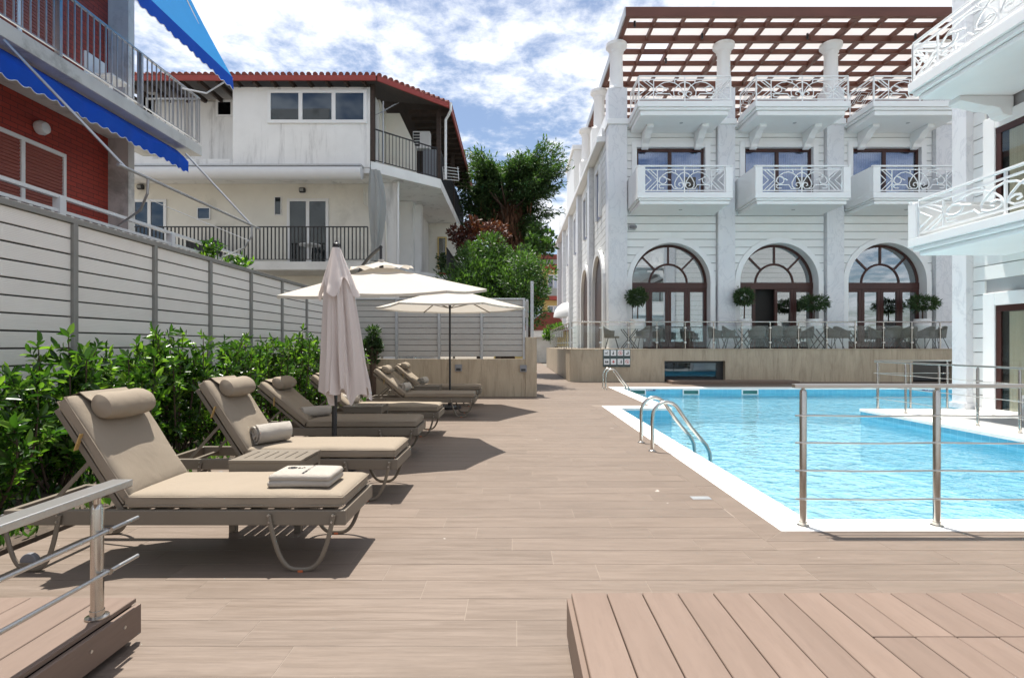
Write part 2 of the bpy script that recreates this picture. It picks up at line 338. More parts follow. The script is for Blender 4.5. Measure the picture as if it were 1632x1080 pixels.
def water_mat():
    m, nt, b, out = newmat('pool_water'); nt.nodes.remove(b)
    vec = coords(nt, (1, 1.15, 1), False); w1 = noise(nt, vec, 1.7, 2, .5, .8); w2 = noise(nt, vec, 6.5, 2, .5, .8)
    ad = N(nt, 'ShaderNodeMath', operation='MULTIPLY_ADD'); nt.links.new(w2, ad.inputs[0]); ad.inputs[1].default_value = .42; nt.links.new(w1, ad.inputs[2])
    bp = N(nt, 'ShaderNodeBump'); bp.inputs['Strength'].default_value = 1.0; bp.inputs['Distance'].default_value = .105; nt.links.new(ad.outputs[0], bp.inputs['Height'])
    gl = N(nt, 'ShaderNodeBsdfGlossy'); gl.inputs['Roughness'].default_value = .03; nt.links.new(bp.outputs[0], gl.inputs['Normal'])
    tr = N(nt, 'ShaderNodeBsdfTransparent'); tr.inputs[0].default_value = (.90, .97, .99, 1)
    rf = N(nt, 'ShaderNodeBsdfRefraction'); rf.inputs['IOR'].default_value = 1.33; rf.inputs['Roughness'].default_value = .0; rf.inputs[0].default_value = (.90, .97, .99, 1); nt.links.new(bp.outputs[0], rf.inputs['Normal'])
    mt = N(nt, 'ShaderNodeMixShader'); mt.inputs[0].default_value = .5; nt.links.new(tr.outputs[0], mt.inputs[1]); nt.links.new(rf.outputs[0], mt.inputs[2])
    fr = N(nt, 'ShaderNodeFresnel'); fr.inputs[0].default_value = 1.33; nt.links.new(bp.outputs[0], fr.inputs['Normal'])
    mix = N(nt, 'ShaderNodeMixShader'); nt.links.new(fr.outputs[0], mix.inputs[0]); nt.links.new(mt.outputs[0], mix.inputs[1]); nt.links.new(gl.outputs[0], mix.inputs[2]); nt.links.new(mix.outputs[0], out.inputs[0])
    return m
M['water'] = water_mat()
def mosaic_mat(name, c1, c2, gr, size, floor=False):
    m, nt, b, out = newmat(name); t = N(nt, 'ShaderNodeTexCoord'); s = N(nt, 'ShaderNodeSeparateXYZ'); nt.links.new(t.outputs['Object'], s.inputs[0])
    a = N(nt, 'ShaderNodeMath', operation='ADD'); nt.links.new(s.outputs['X'], a.inputs[0]); nt.links.new(s.outputs['Y'], a.inputs[1])
    c = N(nt, 'ShaderNodeCombineXYZ'); nt.links.new(a.outputs[0], c.inputs[0]); nt.links.new(s.outputs['Z'], c.inputs[1])
    if floor: nt.links.new(s.outputs['X'], c.inputs[0]); nt.links.new(s.outputs['Y'], c.inputs[1])
    br = N(nt, 'ShaderNodeTexBrick', offset=0.0); nt.links.new(c.outputs[0], br.inputs['Vector'])
    br.inputs['Scale'].default_value = 1; br.inputs['Brick Width'].default_value = size; br.inputs['Row Height'].default_value = size; br.inputs['Mortar Size'].default_value = .014 if floor else .006
    for k, v in (('Color1', c1), ('Color2', c2), ('Mortar', gr)): br.inputs[k].default_value = (*v, 1)
    nt.links.new(br.outputs['Color'], b.inputs['Base Color']); b.inputs['Roughness'].default_value = .25; return m
M['mosaic'] = mosaic_mat('blue_pool_tile', (.10, .40, .58), (.12, .45, .62), (.17, .5, .66), .145)
M['poolfloor'] = mosaic_mat('pool_floor_mosaic', (.25, .485, .58), (.38, .60, .675), (.56, .72, .77), .24, True)  # tile contrast added to the floor so ripples show as shimmer
def roof_panel_mat():
    m, nt, b, out = newmat('white_polycarbonate'); d = N(nt, 'ShaderNodeBsdfDiffuse'); d.inputs[0].default_value = (.78, .77, .76, 1)
    t = N(nt, 'ShaderNodeBsdfTranslucent'); t.inputs[0].default_value = (.80, .78, .77, 1); mx_ = N(nt, 'ShaderNodeMixShader'); mx_.inputs[0].default_value = .6
    nt.links.new(d.outputs[0], mx_.inputs[1]); nt.links.new(t.outputs[0], mx_.inputs[2]); nt.links.new(mx_.outputs[0], out.inputs[0]); return m
M['polycarb'] = roof_panel_mat()
M['uwall'] = mat('underwater_plaster', (.22, .56, .70), .5, var=.05, vs=1.2)  # wall below the waterline lightened in colour in place of refraction and reflection
M['joint'] = mat('shadow_joint_grey', (.36, .37, .38), .8, var=.05)
M['dglass'] = glass_mat('dark_pane', (.7, .8, .9), .08, .03, (.12, .16, .18))
M['teal'] = mat('teal_curtain', (.09, .14, .16), .8, var=.3, vs=6, stretch=(8, 8, .1))
M['blind'] = mat('mauve_blind', (.15, .155, .25), .7, var=.06)
M['groove'] = mat('dark_groove_backing', (.05, .05, .048), .8)  # near-black for sheets added behind the slats, painting shade into the gaps
M['glass2'] = glass_mat('room_glass', (.75, .85, 1.0), .12, .01, (.7, .75, .85))
# ================================================================== GROUND, DECK, POOL
m = MB()
xs = [-400, 1.9, 15.2, 400]; ys = [-400, 3.75, 16.8, 700]
for i in range(3):
    for j in range(3):
        if (i, j) == (1, 1): continue
        m.add([(xs[i], ys[j], -.03), (xs[i + 1], ys[j], -.03), (xs[i + 1], ys[j + 1], -.03), (xs[i], ys[j + 1], -.03)], [(0, 1, 2, 3)])
m.build('ground', M['asphalt'], kind='structure')
PLX, PO, PI_ = -3.15, 1.855, 2.155            # planter edge, coping outer and inner line
YN0, YN1 = 3.748, 3.99                        # near coping outer / inner
YT0, YT1 = 11.1, 11.48                        # step in the pool outline
FX0, FX1 = 2.90, 3.23; YF0, YF1 = 16.36, 16.70  # far part of the pool
WX0, WX1, WY = 7.02, 7.32, 10.95              # deck of the right wing
deck = MB().box(PLX, PO - .002, -2.0, 19.1, -.06, -.0013).box(PO - .002, 9.3, -2.0, YN0 - .002, -.06, -.0013) \
    .box(PO - .002, FX0 - .002, YT1 + .002, 19.1, -.06, -.0013).box(FX0 - .002, 17.5, YF1 + .002, 19.1, -.06, -.0013) \
    .build('deck', M['grout'], kind='structure')
MB().box(-5.2, PLX - .03, -2, 13.45, -.06, .02).build('planting_bed', M['soil'], kind='structure')
alley = MB().box(.56, 1.94, 19.1, 60, -.06, -.004).build('alley_path', M['tile'], kind='structure')
tiles = []
TW, TL = .2165, 1.2
def add_tile(x0, x1, y0, y1): tiles.append((x0, x1, y0, y1))
rows = [2.1 + TW * k for k in range(-8, 79)]
for k, y0 in enumerate(rows):
    y1 = y0 + TW; kk = k - 8
    segs = [(PLX, PO - .197)]
    if y1 <= YN0 - .19: segs = [(PLX, 9.3)]
    elif y0 < YN0 - .19: segs = [(PLX, PO - .197), (PO - .197, 9.3)]
    if y0 > YT1: segs = [(PLX, FX0)]
    if y0 > YF1: segs = [(PLX, 17.5)]
    if y1 > 19.1: continue
    o = .01 + .245 * (1 - kk)
    for (a, b) in segs:
        yy1 = y1
        if a > 1 and y1 > YN0 - .19: yy1 = YN0 - .193
        x = o + TL * math.floor((a - o) / TL)
        while x < b:
            xa, xb = max(x, a), min(x + TL, b)
            if xb - xa > .03: add_tile(xa, xb, y0, yy1)
            x += TL
def vis(t):
    x0, x1, y0, y1 = t; yc = max(y1, .3)
    if y1 < 1.9: return 0
    pa = (CX + F * x0 / yc, CX + F * x1 / yc)
    if pa[1] < 0 or pa[0] > 1632: return 0
    if y1 < 2.33 and (x0 > .25 or x1 < -1.7): return 0
    return (x1 - x0) * (y1 - y0) / (yc * yc * yc)
tiles.sort(key=vis, reverse=True)
G = .0017; cache = {}
rest = MB()
def tmesh(w, d):
    key = (round(w, 3), round(d, 3))
    if key not in cache: cache[key] = boxmesh('floor_tile', -w / 2 + G, w / 2 - G, -d / 2 + G, d / 2 - G, -.012, 0, M['tile'])
    return cache[key]
for i, (x0, x1, y0, y1) in enumerate(tiles):
    dz = random.uniform(-.0004, .0004)
    if i < 300: mesh_obj('floor_tile', tmesh(x1 - x0, y1 - y0), deck, ((x0 + x1) / 2, (y0 + y1) / 2, dz))
    else: rest.box(x0 + G, x1 - G, y0 + G, y1 - G, -.012, dz)
rest.build('far_floor_tiles', M['tile'], deck, kind='stuff')
# border tiles with mitre along the pool
for k in range(7):
    y0 = YN0 - .0 + k * 1.2
    y1 = min(y0 + 1.2, YT1)
    if k == 0: MB().prism([(PO - .195, YN0 - .19), (PO - G, YN0), (PO - G, y1 - G), (PO - .195, y1 - G)], 'xy', -.012, 0).build('border_tile', M['tile'], deck)
    elif y1 - y0 > .05: MB().box(PO - .195, PO - G, y0 + G, y1 - G, -.012, 0).build('border_tile', M['tile'], deck)
for k in range(6):
    x0 = PO + k * 1.2; x1 = x0 + 1.2
    if k == 0: MB().prism([(PO - .192, YN0 - .192), (x1 - G, YN0 - .192), (x1 - G, YN0 - .004), (PO + .002, YN0 - .004)], 'xy', -.012, 0).build('border_tile', M['tile'], deck)
    else: MB().box(x0 + G, x1 - G, YN0 - .192, YN0 - .004, -.012, 0).build('border_tile', M['tile'], deck)
# pool shell
pool = thing('swimming_pool', 'blue tiled swimming pool with stepped outline and white stone coping', 'pool', (2.155, 3.99, 0))
outline = [(PI_, YN1), (WX0, YN1), (WX0, WY), (15, WY), (15, YF0), (FX1, YF0), (FX1, YT0), (PI_, YT0)]
ZW, ZB = -.19, -1.05
m = MB(); n = len(outline)
for i in range(n):
    a, b = outline[i], outline[(i + 1) % n]
    m.add([(*a, -.36), (*b, -.36), (*b, -.001), (*a, -.001)], [(0, 1, 2, 3)])
m.build('tile_band', M['mosaic'], pool)
m = MB()
for i in range(n):
    a, b = outline[i], outline[(i + 1) % n]
    m.add([(*a, ZB), (*b, ZB), (*b, -.36), (*a, -.36)], [(0, 1, 2, 3)])
m.build('pool_wall', M['uwall'], pool)
MB().add([(x, y, ZB) for x, y in outline], [tuple(range(n))]).build('pool_floor', M['poolfloor'], pool)
MB().add([(x, y, ZW) for x, y in outline], [tuple(range(n))]).build('pool_water', M['water'], label=None, kind='structure')
bpy.data.objects['pool_water'].name = 'water'
def coping(pts, nm='coping'):
    return MB().prism(pts, 'xy', -.05, .004).build(nm, M['coping'], pool, bevel=.006)
coping([(PO, YN0), (WX1, YN0), (WX1, YN1 + .012), (PI_ + .012, YN1 + .012), (PI_ + .012, YT0 - .012), (FX1 + .012, YT0 - .012), (FX1 + .012, YF0 - .012), (15.2, YF0 - .012), (15.2, YF1), (FX0, YF1), (FX0, YT1), (PO, YT1)])
wd = MB().prism([(WX0 - .012, YN1 + .02), (WX0 - .012, WY + .012), (15.2, WY + .012), (15.2, YN1 + .02)], 'xy', -.05, .002).build('wing_deck', M['coping'], kind='structure')
M['greystone'] = mat('grey_floor_stone', (.33, .33, .33), .6, var=.1, vs=3)
MB().box(7.75, 9.28, 4.1, 9.9, .002, .007).build('paving', M['greystone'], wd)
# skimmers and depth plates on the far wall
def skimmer(px, lab):
    t = thing('pool_skimmer', lab, 'skimmer', (Xp(px, YF0), YF0, -.1), 'skimmers in the far pool wall')
    x = t.location.x; w = .25
    f = MB()
    for (a, b, c, d) in ((x - w, x + w, -.075, -.045), (x - w, x + w, -.215, -.185), (x - w, x - w + .03, -.185, -.075), (x + w - .03, x + w, -.185, -.075)): f.box(a, b, YF0 - .03, YF0 - .002, c, d)
    f.build('frame', M['plastic'], t); MB().box(x - w + .03, x + w - .03, YF0 - .012, YF0 - .003, -.185, -.075).build('opening', mat('skimmer_opening', (.02, .14, .13), .4), t)
skimmer(1101, 'white framed pool skimmer below the wide dark basement window'); skimmer(1195, 'white framed pool skimmer right of the wide dark basement window'); skimmer(1016, 'white framed pool skimmer nearest the far steel ladder')
def text_mesh(txt, size, extr=.001):
    c = bpy.data.curves.new('lettering', 'FONT'); c.body = txt; c.size = size; c.align_x = 'CENTER'; c.align_y = 'CENTER'; c.extrude = extr
    o = bpy.data.objects.new('lettering', c); COL.objects.link(o); dg = bpy.context.evaluated_depsgraph_get()
    me = bpy.data.meshes.new_from_object(o.evaluated_get(dg)); bpy.data.objects.remove(o); return me
for px, lab in ((1033, 'small blue depth plate on pool wall beside the far ladder'), (1481, 'small blue depth plate on pool wall below the right terrace window')):
    x = Xp(px, YF0); t = thing('depth_plate', lab, 'sign', (x, YF0, -.05), 'pool depth plates')
    MB().box(x - .22, x + .22, YF0 - .01, YF0 - .002, -.095, -.008).build('plate', M['depthblue'], t)
    me = text_mesh('1,20m', .11); me.materials.append(M['signwhite']); mesh_obj('lettering', me, t, (0, -.014, -.002), (R(90), 0, 0))
for px, py in ((1116, 794),):
    Y = Yg(py); MB().box(Xp(px, Y) - .07, Xp(px, Y) + .09, Y - .03, Y + .06, .0005, .003).build('floor_drain', M['alu'], label='small square metal drain set in the deck beside the pool coping', cat='drain', bevel=.001)
# ------------------------------------------------------------------ raised platforms in front
def platform(lab, x0, x1, y0, y1, z, face_x):
    t = thing('raised_platform', lab, 'platform', ((x0 + x1) / 2, (y0 + y1) / 2, 0))
    MB().box(x0 + .03, x1 - .03, y0, y1 - .03, 0, z - .03).build('frame', M['groutd'], t)
    w = .153; k = 0; x = x0 if face_x < 0 else x1
    while (x < x1 - .02 if face_x < 0 else x > x0 + .02):
        xa, xb = (x, min(x + w, x1)) if face_x < 0 else (max(x - w, x0), x)
        lim = (1.98 if (k > 6 and face_x < 0) else None)
        for (ya, yb) in ([(y0, y1)] if lim is None else [(y0, lim), (lim, y1)]):
            MB().box(xa + .002, xb - .002, ya + .002, yb - .002, z - .022, z + random.uniform(-.0008, .0008)).build('board', M['board'], t, bevel=.003, seg=1)
        x = xb if face_x < 0 else xa; k += 1
    xf = x0 if face_x < 0 else x1; a, b = (xf - .018, xf + .004) if face_x < 0 else (xf - .004, xf + .018)
    f = MB().box(a, b, y0, y1, .035, z - .026).build('fascia_board', M['board'], t, bevel=.003)
    MB().box(x0 + .02, x1 - .02, y1 - .024, y1 - .004, .03, z - .026).build('fascia_board', M['board'], t, bevel=.003)
    return t, f
pr, fr = platform('low raised platform of brown boards at the lower right', .244, 5.2, -1.0, 2.335, .222, -1)
pl, fl = platform('low raised platform of brown boards under the steel handrail at left', -4.2, -1.65, -1.0, 2.36, .19, 1)
for y in (2.08, 2.26, 1.7):
    MB().tube([(-1.633, y, .11), (-1.629, y, .11)], .007, 8).build('screw', M['steel_b'], fl)
# handrail on the left platform
hr = thing('handrail', 'low stainless handrail with two rods on the left platform', 'railing', (-1.7, 2.185, .19))
MB().box(-1.738, -1.650, -.6, 2.335, .682, .712).build('top_rail', M['steel_b'], hr, bevel=.004)
MB().lathe([(.023, 0), (.023, .44), (.02, .452), (.013, .46), (.013, .492)], (-1.690, 2.185, .19), 20).build('post', M['steel'], hr, smooth=True)
MB().lathe([(.042, 0), (.042, .005), (.026, .009), (.026, .03)], (-1.690, 2.185, .191), 20).build('base_flange', M['steel'], hr, smooth=True)
MB().lathe([(.023, 0), (.023, .49)], (-1.690, .9, .19), 20).build('post', M['steel'], hr, smooth=True)
for z in (.535, .368):
    MB().tube([(-1.655, -.6, z), (-1.655, 2.37, z)], .0085, 10).build('rod', M['steel_b'], hr, smooth=True)
    MB().tube([(-1.68, 2.2, z), (-1.644, 2.2, z)], .012, 10).build('clip', M['steel'], hr, smooth=True)
# railings by the pool
def pool_rail(lab, pts, ztop, rods, post_r=.024, bar=(.05, .028), ext=.07, z0=.004, rodr=.006):
    a, b = Vector((*pts[0], 0)), Vector((*pts[-1], 0)); d = (b - a).normalized()
    t = thing('pool_railing', lab, 'railing', (pts[0][0], pts[0][1], 0))
    MB().bar(a - d * ext + Vector((0, 0, ztop)), b + d * ext + Vector((0, 0, ztop)), bar[0], bar[1]).build('top_rail', M['steel_b'], t, bevel=.004)
    for (x, y) in pts:
        h = ztop - z0 - bar[1] / 2
        MB().lathe([(post_r, 0), (post_r, h - .03), (post_r * .8, h - .015), (post_r * .45, h - .008), (post_r * .45, h)], (x, y, z0), 16).build('post', M['steel'], t, smooth=True)
        MB().lathe([(post_r * 1.75, 0), (post_r * 1.75, .006), (post_r * 1.15, .01), (post_r * 1.15, .03)], (x, y, z0), 16).build('base_flange', M['steel'], t, smooth=True)
    off = Vector((d.y, -d.x, 0)) * (post_r + rodr * .6)
    if off.y > 0 or off.x > 0: off = -off
    for z in rods:
        L = (b - a).length; path = []
        for k in range(25):
            s = -ext + (L + 2 * ext) * k / 24; path.append(a + d * s + off + Vector((0, 0, z - .006 * math.sin(max(0, min(s, L)) / .954 * math.pi) ** 2)))
        MB().tube(path, rodr, 8).build('rod', M['steel_b'], t, smooth=True)
    return t
yr = 3.852
pool_rail('stainless railing with four rods along the near edge of the pool', [(2.06 + .954 * k, yr) for k in range(6)], 1.0, (.793, .600, .403, .202))
xa = 7.40
pool_rail('stainless railing on the wing terrace running towards the camera', [(xa, y) for y in (11.0, 10.21, 9.4, 8.62, 7.9, 7.15, 6.4, 5.6, 4.8)], .955, (.72, .47, .22), .02, (.045, .03))
pool_rail('short stainless railing across the far end of the wing terrace', [(xa + .05, 11.06), (8.13, 11.08), (8.9, 11.1)], .975, (.72, .47, .22), .02, (.045, .03))
# ladders
def ladder(lab, x0, ys_, dirx=1):
    t = thing('pool_ladder', lab, 'ladder', (x0, ys_[0], 0), 'steel pool ladders')
    for y in ys_:
        path = [(x0, y, 0), (x0, y, .36)]
        for k in range(1, 9):
            a = math.pi - k * (math.pi - R(28)) / 8
            path.append((x0 + .175 + .175 * math.cos(a), y, .40 + .2 * math.sin(a)))
        x, _, z = path[-1]
        path += [(x + .14, y, z - .2), (x0 + .66, y, .07), (x0 + .70, y, -.02), (x0 + .71, y, -.12), (x0 + .71, y, -1.0)]
        MB().tube(path, .0215, 12).build('handrail_tube', M['steel'], t, smooth=True)
        MB().lathe([(.048, 0), (.048, .006), (.03, .012), (.022, .02)], (x0, y, .001), 16).build('base_flange', M['steel'], t, smooth=True)
    for z in (-.35, -.62, -.9): MB().box(x0 + .67, x0 + .75, ys_[0], ys_[1], z, z + .025).build('tread', M['plastic'], t)
ladder('arched stainless pool ladder on the near left coping', 1.68, (6.58, 7.16)); ladder('arched stainless pool ladder at the far end below the sign', 2.66, (15.75, 16.25))
# ================================================================== LOUNGERS
def cushion(lx, ly, lz, rad=.03, bulge=.012, seed=0, nx=34, ny=18, wr=.0045):
    bm = bmesh.new(); bmesh.ops.create_grid(bm, x_segments=1, y_segments=1, size=.5); bm.free()
    r_ = np.random.default_rng(seed); ph = r_.uniform(0, 6, 8)
    vs = []; fs = []; idx = {}
    nz = 5
    def pt(i, j, k):
        u, v, w = i / nx, j / ny, k / nz
        x, y, z = (u - .5) * lx, (v - .5) * ly, (w - .5) * lz
        p = Vector((x, y, z)); c = Vector((max(-lx / 2 + rad, min(lx / 2 - rad, x)), max(-ly / 2 + rad, min(ly / 2 - rad, y)), max(-lz / 2 + rad, min(lz / 2 - rad, z))))
        d = p - c
        if d.length > 1e-6: p = c + d.normalized() * min(rad, d.length if max(abs(d.x), abs(d.y), abs(d.z)) < rad * .99 else rad)
        e = (1 - (2 * u - 1) ** 4) * (1 - (2 * v - 1) ** 4)
        p.z += (1 if w > .5 else -.2) * bulge * e * (abs(2 * w - 1))
        if w > .5:
            p.z += wr * e * (math.sin(9 * x + 3 * y + ph[0]) * math.sin(5 * y + ph[1]) + .6 * math.sin(23 * x - 8 * y + ph[2]) * math.sin(11 * y + 6 * x + ph[3]))
        p.y += wr * .8 * math.sin(14 * x + ph[4]) * (abs(2 * v - 1)) ** 3; return p
    def vid(i, j, k):
        if (i, j, k) not in idx: idx[(i, j, k)] = len(vs); vs.append(pt(i, j, k))
        return idx[(i, j, k)]
    for i in range(nx):
        for j in range(ny):
            fs.append((vid(i, j, nz), vid(i + 1, j, nz), vid(i + 1, j + 1, nz), vid(i, j + 1, nz))); fs.append((vid(i, j, 0), vid(i, j + 1, 0), vid(i + 1, j + 1, 0), vid(i + 1, j, 0)))
    for i in range(nx):
        for k in range(nz):
            fs.append((vid(i, 0, k), vid(i + 1, 0, k), vid(i + 1, 0, k + 1), vid(i, 0, k + 1))); fs.append((vid(i, ny, k), vid(i, ny, k + 1), vid(i + 1, ny, k + 1), vid(i + 1, ny, k)))
    for j in range(ny):
        for k in range(nz):
            fs.append((vid(0, j, k), vid(0, j, k + 1), vid(0, j + 1, k + 1), vid(0, j + 1, k))); fs.append((vid(nx, j, k), vid(nx, j + 1, k), vid(nx, j + 1, k + 1), vid(nx, j, k + 1)))
    return vs, fs
HX, ANGLE = -1.285, [R(57)]
def back_pt(s, y, h, ANG=None):
    ANG = ANGLE[0]      # along the backrest, across, above its plane
    return (HX - s * math.cos(ANG) + h * math.sin(ANG), y, .335 + s * math.sin(ANG) + h * math.cos(ANG))
def make_lounger():
    t = thing('sun_lounger', 'tan', 'sun lounger', (0, 0, 0), 'tan sun loungers in a row along the hedge')
    W = .59
    for y0 in (0, W - .034): MB().box(-1.96, 0, y0, y0 + .034, .258, .345).build('side_rail', M['taupe'], t, bevel=.006)
    MB().box(-.034, -.001, .034, W - .034, .26, .344).build('end_rail', M['taupe'], t, bevel=.004)
    MB().box(-1.959, -1.925, .034, W - .034, .26, .344).build('end_rail', M['taupe'], t, bevel=.004)
    for k in range(9):
        x = -.12 - k * .14; MB().box(x - .035, x + .035, .03, W - .03, .315, .337).build('seat_slat', M['taupe'], t)
    for y in (-.012, W + .012):
        for c, hw in ((-.25, .185), (-1.79, .16)):
            path = []
            for k in range(25):
                a = -1 + 2 * k / 24; s = math.copysign(abs(a) ** .8, a) * hw
                path.append((c + s, y, .012 + .31 * abs(a) ** 2.6))
            o = MB().tube(path, .0135, 8, flat=.75).build('leg', M['taupe'], t, smooth=True)
            for sx in (-1, 1):
                for z in (.322, .285): MB().tube([(c + sx * hw * (.99 if z > .3 else .96), y - (.016 if y < 0 else -.016), z), (c + sx * hw * (.99 if z > .3 else .96), y, z)], .006, 8).build('screw', M['steel_b'], o)
            if c > -1: MB().box(c - .014, c + .014, y - .012, y + .012, 0, .012).build('foot', M['orange'], o)
            else:
                MB().box(c - .075, c + .06, y - .006, y + .03, .018, .052).build('wheel_bracket', M['taupe'], o, bevel=.004)
                MB().tube([(c - .02, y + .0, .05), (c - .02, y + .034, .05)], .05, 24).build('wheel', M['rubber'], o, smooth=True, bevel=.006)
    for y in (.05, W - .05): MB().bar(back_pt(0, y, -.02), back_pt(.70, y, -.02), .032, .034, (0, 1, 0)).build('back_rail', M['taupe'], t, bevel=.004)
    for k in range(5): MB().bar(back_pt(.1 + k * .14, .05, -.012), back_pt(.1 + k * .14, W - .05, -.012), .06, .014, (math.sin(ANGLE[0]), 0, math.cos(ANGLE[0]))).build('back_slat', M['taupe'], t)
    MB().bar(back_pt(.69, .035, -.02), back_pt(.69, W - .035, -.02), .034, .036, (math.sin(ANGLE[0]), 0, math.cos(ANGLE[0]))).build('back_top_rail', M['taupe'], t, bevel=.004)
    for y in (.075, W - .075): MB().bar(back_pt(.36, y, -.04), (-1.80 if ANGLE[0] > .8 else -1.85, y, .30), .022, .012, (0, 1, 0)).build('prop', M['taupe'], t)
    MB().box(-1.82, -1.79, .034, W - .034, .285, .305).build('crossbar', M['taupe'], t)
    vs, fs = cushion(1.262, .565, .088, .028, .012, 3)
    s = MB().add([(p.x + (-.012 + HX) / 2 - .004, p.y + W / 2, p.z + .39) for p in vs], fs).build('seat_cushion', M['cushion'], t, smooth=True)
    vs, fs = cushion(.70, .565, .088, .028, .012, 5, 16)
    bk = MB().add([back_pt(p.x + .385, p.y + W / 2, p.z + .05) for p in vs], fs).build('back_cushion', M['cushion'], t, smooth=True)
    # piping seams
    def ring(f, lx, ly):
        pts = [(-lx, -ly), (lx, -ly), (lx, ly), (-lx, ly)]; out = []
        for i in range(4):
            a, b = pts[i], pts[(i + 1) % 4]
            for k in range(8): out.append(f(a[0] + (b[0] - a[0]) * k / 8, a[1] + (b[1] - a[1]) * k / 8))
        return out
    for zz_ in (.414, .366):
        MB().tube(ring(lambda x, y: ((HX - .016) / 2 + x, W / 2 + y, zz_), .628, .281), .0045, 6, closed=True).build('piping', M['cushion'], s, smooth=True)
    for h in (.074, .026):
        MB().tube(ring(lambda x, y: back_pt(.385 + x, W / 2 + y, h), .347, .281), .0045, 6, closed=True).build('piping', M['cushion'], bk, smooth=True)
    # bolster pillow with a flap over the top
    c = .60; prof = []; N_ = 20
    vs = []; fs = []
    L = 18
    for i in range(L + 1):
        u = i / L; y = .075 + u * .44; e = (1 - abs(2 * u - 1) ** 6) ** .5; rr = max(.004, .078 * (.55 + .45 * e) if 0 < i < L else .02)
        if i in (1, L - 1): rr = .066
        for j in range(N_):
            a = 2 * math.pi * j / N_; sag = 1 + .05 * math.sin(3 * a + 8 * u)
            vs.append(back_pt(c + rr * 1.12 * math.cos(a) * sag, y, .098 + .066 + rr * .86 * math.sin(a)))
    for i in range(L):
        for j in range(N_): fs.append((i * N_ + j, i * N_ + (j + 1) % N_, (i + 1) * N_ + (j + 1) % N_, (i + 1) * N_ + j))
    fs += [tuple(range(N_)), tuple(range(L * N_, (L + 1) * N_))]
    pil = MB().add(vs, fs).build('head_pillow', M['cushion'], t, smooth=True)
    fl_ = MB(); pth = [(c + .05, .135), (.70, .112), (.742, .098), (.752, .05), (.745, -.03)]
    for i in range(len(pth) - 1):
        (s0, h0), (s1, h1) = pth[i], pth[i + 1]
        fl_.hexa([back_pt(s0, .10, h0), back_pt(s0, .48, h0), back_pt(s1, .48, h1), back_pt(s1, .10, h1), back_pt(s0, .10, h0 + .006), back_pt(s0, .48, h0 + .006), back_pt(s1, .48, h1 + .006), back_pt(s1, .10, h1 + .006)])
    fl_.build('pillow_flap', M['cushion'], pil)
    for y in (.006, W - .006):
        MB().bar(back_pt(.44, y, -.03), back_pt(.50, y, .05), .005, .028, (0, 1, 0)).build('elastic_strap', M['strap'], t)
    return t
def kid_map(t):
    d = {t.name: children(t)}
    for o in children(t): d[o.name] = children(o)
    return d
L0 = make_lounger(); kA = kid_map(L0)
ANGLE[0] = R(40); L1 = make_lounger(); kB = kid_map(L1)
LS = [(-.968, 3.09, 0, 'tan cushioned sun lounger nearest the camera, folded towel on its seat'),
      (-.971, 4.48, 0, 'second sun lounger from the camera, sunlit cushion with thick rolled towel'),
      (-1.105, 6.17, .6, 'shaded sun lounger directly behind the closed umbrella, third from the camera'),
      (-1.07, 7.62, -.5, 'shaded sun lounger behind the second side table, fourth from the camera'),
      (-.70, 9.68, .3, 'sun lounger second from the far stone wall, in front of the open umbrella pole'),
      (-.715, 11.42, .5, 'farthest sun lounger, beside the low stone wall')]
for i, (x, y, a, lab) in enumerate(LS):
    o = L0 if i == 0 else L1 if i == 2 else copy_tree(L0, None, kA) if i < 2 else copy_tree(L1, None, kB)
    o.location = (x, y, .0005); o.rotation_euler.z = R(a); o['label'] = lab
# towels
def rolled_towel(lab, x, y, rz, z=.446, L=.30, r=.062):
    m = MB(); turns = 3.2; th = .0095; K = 90; pts = []
    for k in range(K + 1):
        a = k / K * turns * 2 * math.pi; rr = .012 + (r - .012) * k / K; pts.append((rr * math.cos(a), rr * math.sin(a) * .92, a))
    vs = []; fs = []; Q = 8
    for k, (px, pz, a) in enumerate(pts):
        rr = math.hypot(px, pz); n_ = Vector((px, pz)).normalized()
        for q in range(Q + 1):
            v = q / Q; yy = (v - .5) * (L - .02 * math.sin(a * .8)); w = .002 * math.sin(9 * v + a * 3)
            for s in (-1, 1): vs.append((px + n_.x * (s * th * .78 + w), yy, pz + n_.y * (s * th * .78 + w) + r * .92))
    S = (Q + 1) * 2
    for k in range(K):
        for q in range(Q):
            a = k * S + q * 2; b = a + S
            fs += [(a, a + 2, b + 2, b), (a + 1, b + 1, b + 3, a + 3)]
        fs += [(k * S, k * S + S, k * S + S + 1, k * S + 1), (k * S + 2 * Q, k * S + 2 * Q + 1, k * S + S + 2 * Q + 1, k * S + S + 2 * Q)]
    fs += [tuple([K * S + 2 * q for q in range(Q + 1)] + [K * S + 2 * q + 1 for q in range(Q, -1, -1)])]
    o = m.add(vs, fs).build('rolled_towel', M['towel'], smooth=True, label=lab, cat='towel', group='rolled towels on the loungers')
    o.location = (x, y, z); o.rotation_euler = (0, 0, R(rz)); return o
rolled_towel('thick rolled beige towel on the second lounger, beside the slatted table', Xp(420, 4.6) + .02, 4.70, -38, L=.30, r=.092)
rolled_towel('rolled grey beige towel on the shaded lounger behind the closed umbrella', Xp(502, 6.4), 6.42, -48, L=.34, r=.066)
rolled_towel('rolled towel just right of the closed umbrella, on the fourth lounger', Xp(553, 7.85), 7.85, -60, L=.34, r=.072)
rolled_towel('rolled towel on the second lounger from the stone wall', Xp(644, 9.9), 9.92, -12, L=.30, r=.085)
rolled_towel('rolled towel on the farthest lounger by the stone wall', Xp(673, 11.6), 11.66, -10, L=.30, r=.085)
ft = thing('folded_towel', 'folded beige terry towel with dark stitched logo on the nearest lounger', 'towel', (Xp(490, 3.34), 3.33, .447))
